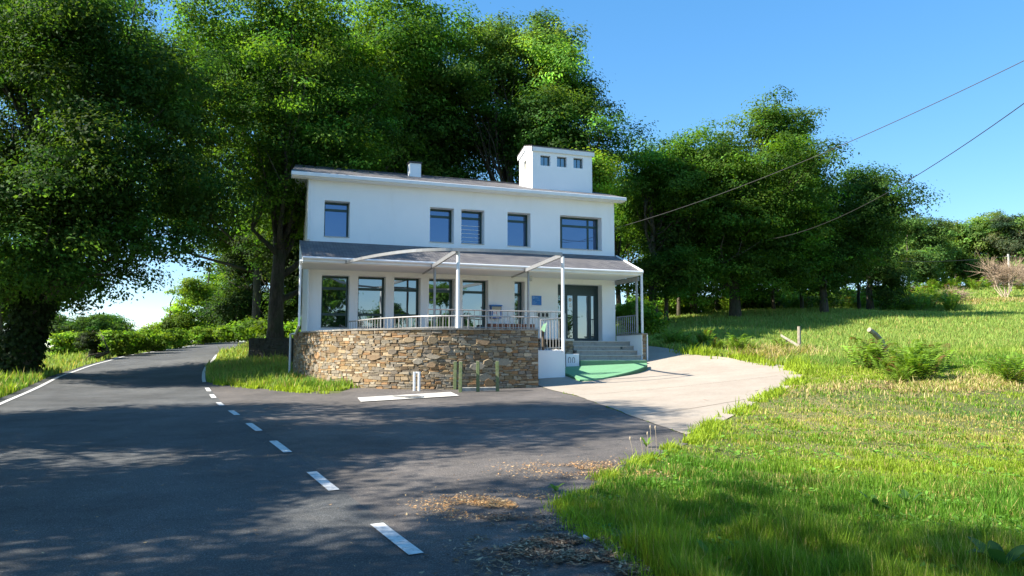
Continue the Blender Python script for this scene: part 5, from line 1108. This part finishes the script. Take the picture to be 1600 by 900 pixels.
# dark stone block left of the house
t0_ = at(388, 545, 37); sb = thing('dark_stone_wall', (xat(418, 36.5, 1.3), 36.5, 1.2), 'short mossy dark stone wall at the foot of the black trunk', 'stone wall')
xa, xb = xat(388, 36.8, 1.5), xat(455, 36, 1.5); za = at(420, 528, 36.5)[2]
mb = MB(); mb.prism([(xa, 36.8), (xb, 36.0), (xb+.2, 37.2), (xa+.2, 37.8)], .6, za-.03); obj('core', mb, 'moss_stone', sb)
V, Fc, K = stone_face([(xa, 36.78), ((xa+xb)/2, 36.38), (xb, 35.98)], .7, za, 1, seed=20, hmin=.12, hmax=.25, lmin=.25, lmax=.6); link('stonework', V, Fc, 'moss_stone', sb)
# wires and poles
def cable(name, lab, a, b, sag, rad=.012, group=None):
    mb = MB(); pts = [tuple(np.array(a)*(1-t)+np.array(b)*t-np.array([0, 0, sag*4*t*(1-t)])) for t in np.linspace(0, 1, 40)]; o = obj(name, mb.tube(pts, rad, 5), 'wire'); tag(o, lab, 'cable', group); return o
Qp = at(1800, -6, 18); wA = np.array(uw(UR+.02, -.5, on_plane(972, 360, -.5)[1])); wB = at(1128, 371, 62)
cable('overhead_cable', 'upper overhead cable running from the house corner to the upper right', wA, Qp, .55, .013)
cable('overhead_cable', 'lower overhead cable crossing the oak grove to the upper right', wB, Qp-[0, 0, .25], 2.2, .016)
t = thing('utility_pole', (Qp[0], Qp[1], g1(Qp[0], Qp[1])), 'tall wooden utility pole beyond the right edge carrying both cables', 'utility pole'); mb = MB(); mb.tube([(Qp[0], Qp[1]+.15, g1(Qp[0], Qp[1])-.5), (Qp[0], Qp[1]+.15, Qp[2]+.4)], [.16, .1], 12); obj('pole', mb, 'wood_grey', t)
mb = MB(); mb.tube([(Qp[0], Qp[1], Qp[2]-.25), (Qp[0], Qp[1]+.1, Qp[2]-.25)], .03, 6); mb.tube([(Qp[0], Qp[1], Qp[2]), (Qp[0], Qp[1]+.1, Qp[2])], .03, 6); obj('insulator', mb, 'paper', t)
Yp = 88; x = xat(1579, Yp, 9); z = g1(x, Yp); ztp = at(1579, 397, Yp)[2]; t = thing('utility_pole', (x, Yp, z), 'grey distant utility pole behind the dead brown shrub', 'utility pole'); mb = MB(); mb.tube([(x, Yp, z-.3), (x, Yp, ztp)], [.16, .11], 10); obj('pole', mb, 'kerb_concrete', t)
mb = MB(); mb.tube([(x-.3, Yp, ztp-.3), (x+.3, Yp, ztp-.3)], .05, 6); obj('cross_arm', mb, 'kerb_concrete', t)
cable('overhead_cable', 'distant cable from the far pole to the left into the grove', (x-.3, Yp, ztp-.3), at(1395, 408, 86), .25, .025); cable('overhead_cable', 'distant cable from the far pole past the right edge', (x+.3, Yp, ztp-.3), at(1700, 396, 90), .3, .025)
# dead shrub
def dead_shrub(px, Y, top, wpx, seed, lab):
    x = xat(px, Y, 7); z = g1(x, Y); H = at(px, top, Y)[2]-z; r = np.random.default_rng(seed); t = thing('dead_shrub', (x, Y, z), lab, 'shrub'); mb, tw_ = MB(), MB(); half = wpx/2/F*Y
    for i in range(9):
        a = r.uniform(0, 6.28); e = np.array([x+math.cos(a)*half*r.uniform(.2, .8), Y+math.sin(a)*half*.5, z+H*r.uniform(.5, .8)]); s = np.array([x+r.normal(0, .2), Y, z]); m = (s+e)/2+r.normal(0, .15, 3); mb.tube([s, m, e], [.06, .045, .02], 5)
        for _ in range(26):
            b_ = m+(e-m)*r.random(); e2 = b_+np.array([r.normal(0, half*.35), r.normal(0, half*.25), r.uniform(.05, H*.42)]); e2[2] = min(e2[2], z+H)
            tw_.tube([b_, (b_+e2)/2+r.normal(0, .08, 3), e2], [.022, .015, .006], 3)
            for __ in range(5): e3 = e2+r.normal(0, .35, 3); tw_.tube([(b_+e2)/2, e3], [.014, .005], 3)
    obj('stems', mb, 'dead_twig_pale', t); obj('twigs', tw_, 'dead_twig', t)
dead_shrub(1572, 76, 404, 60, 5, 'dead brown twiggy shrub before the far utility pole'); dead_shrub(1612, 80, 412, 60, 6, 'second dead brown shrub cut by the right edge'); dead_shrub(1490, 73, 456, 45, 7, 'low dead brush at the end of the bracken bank')
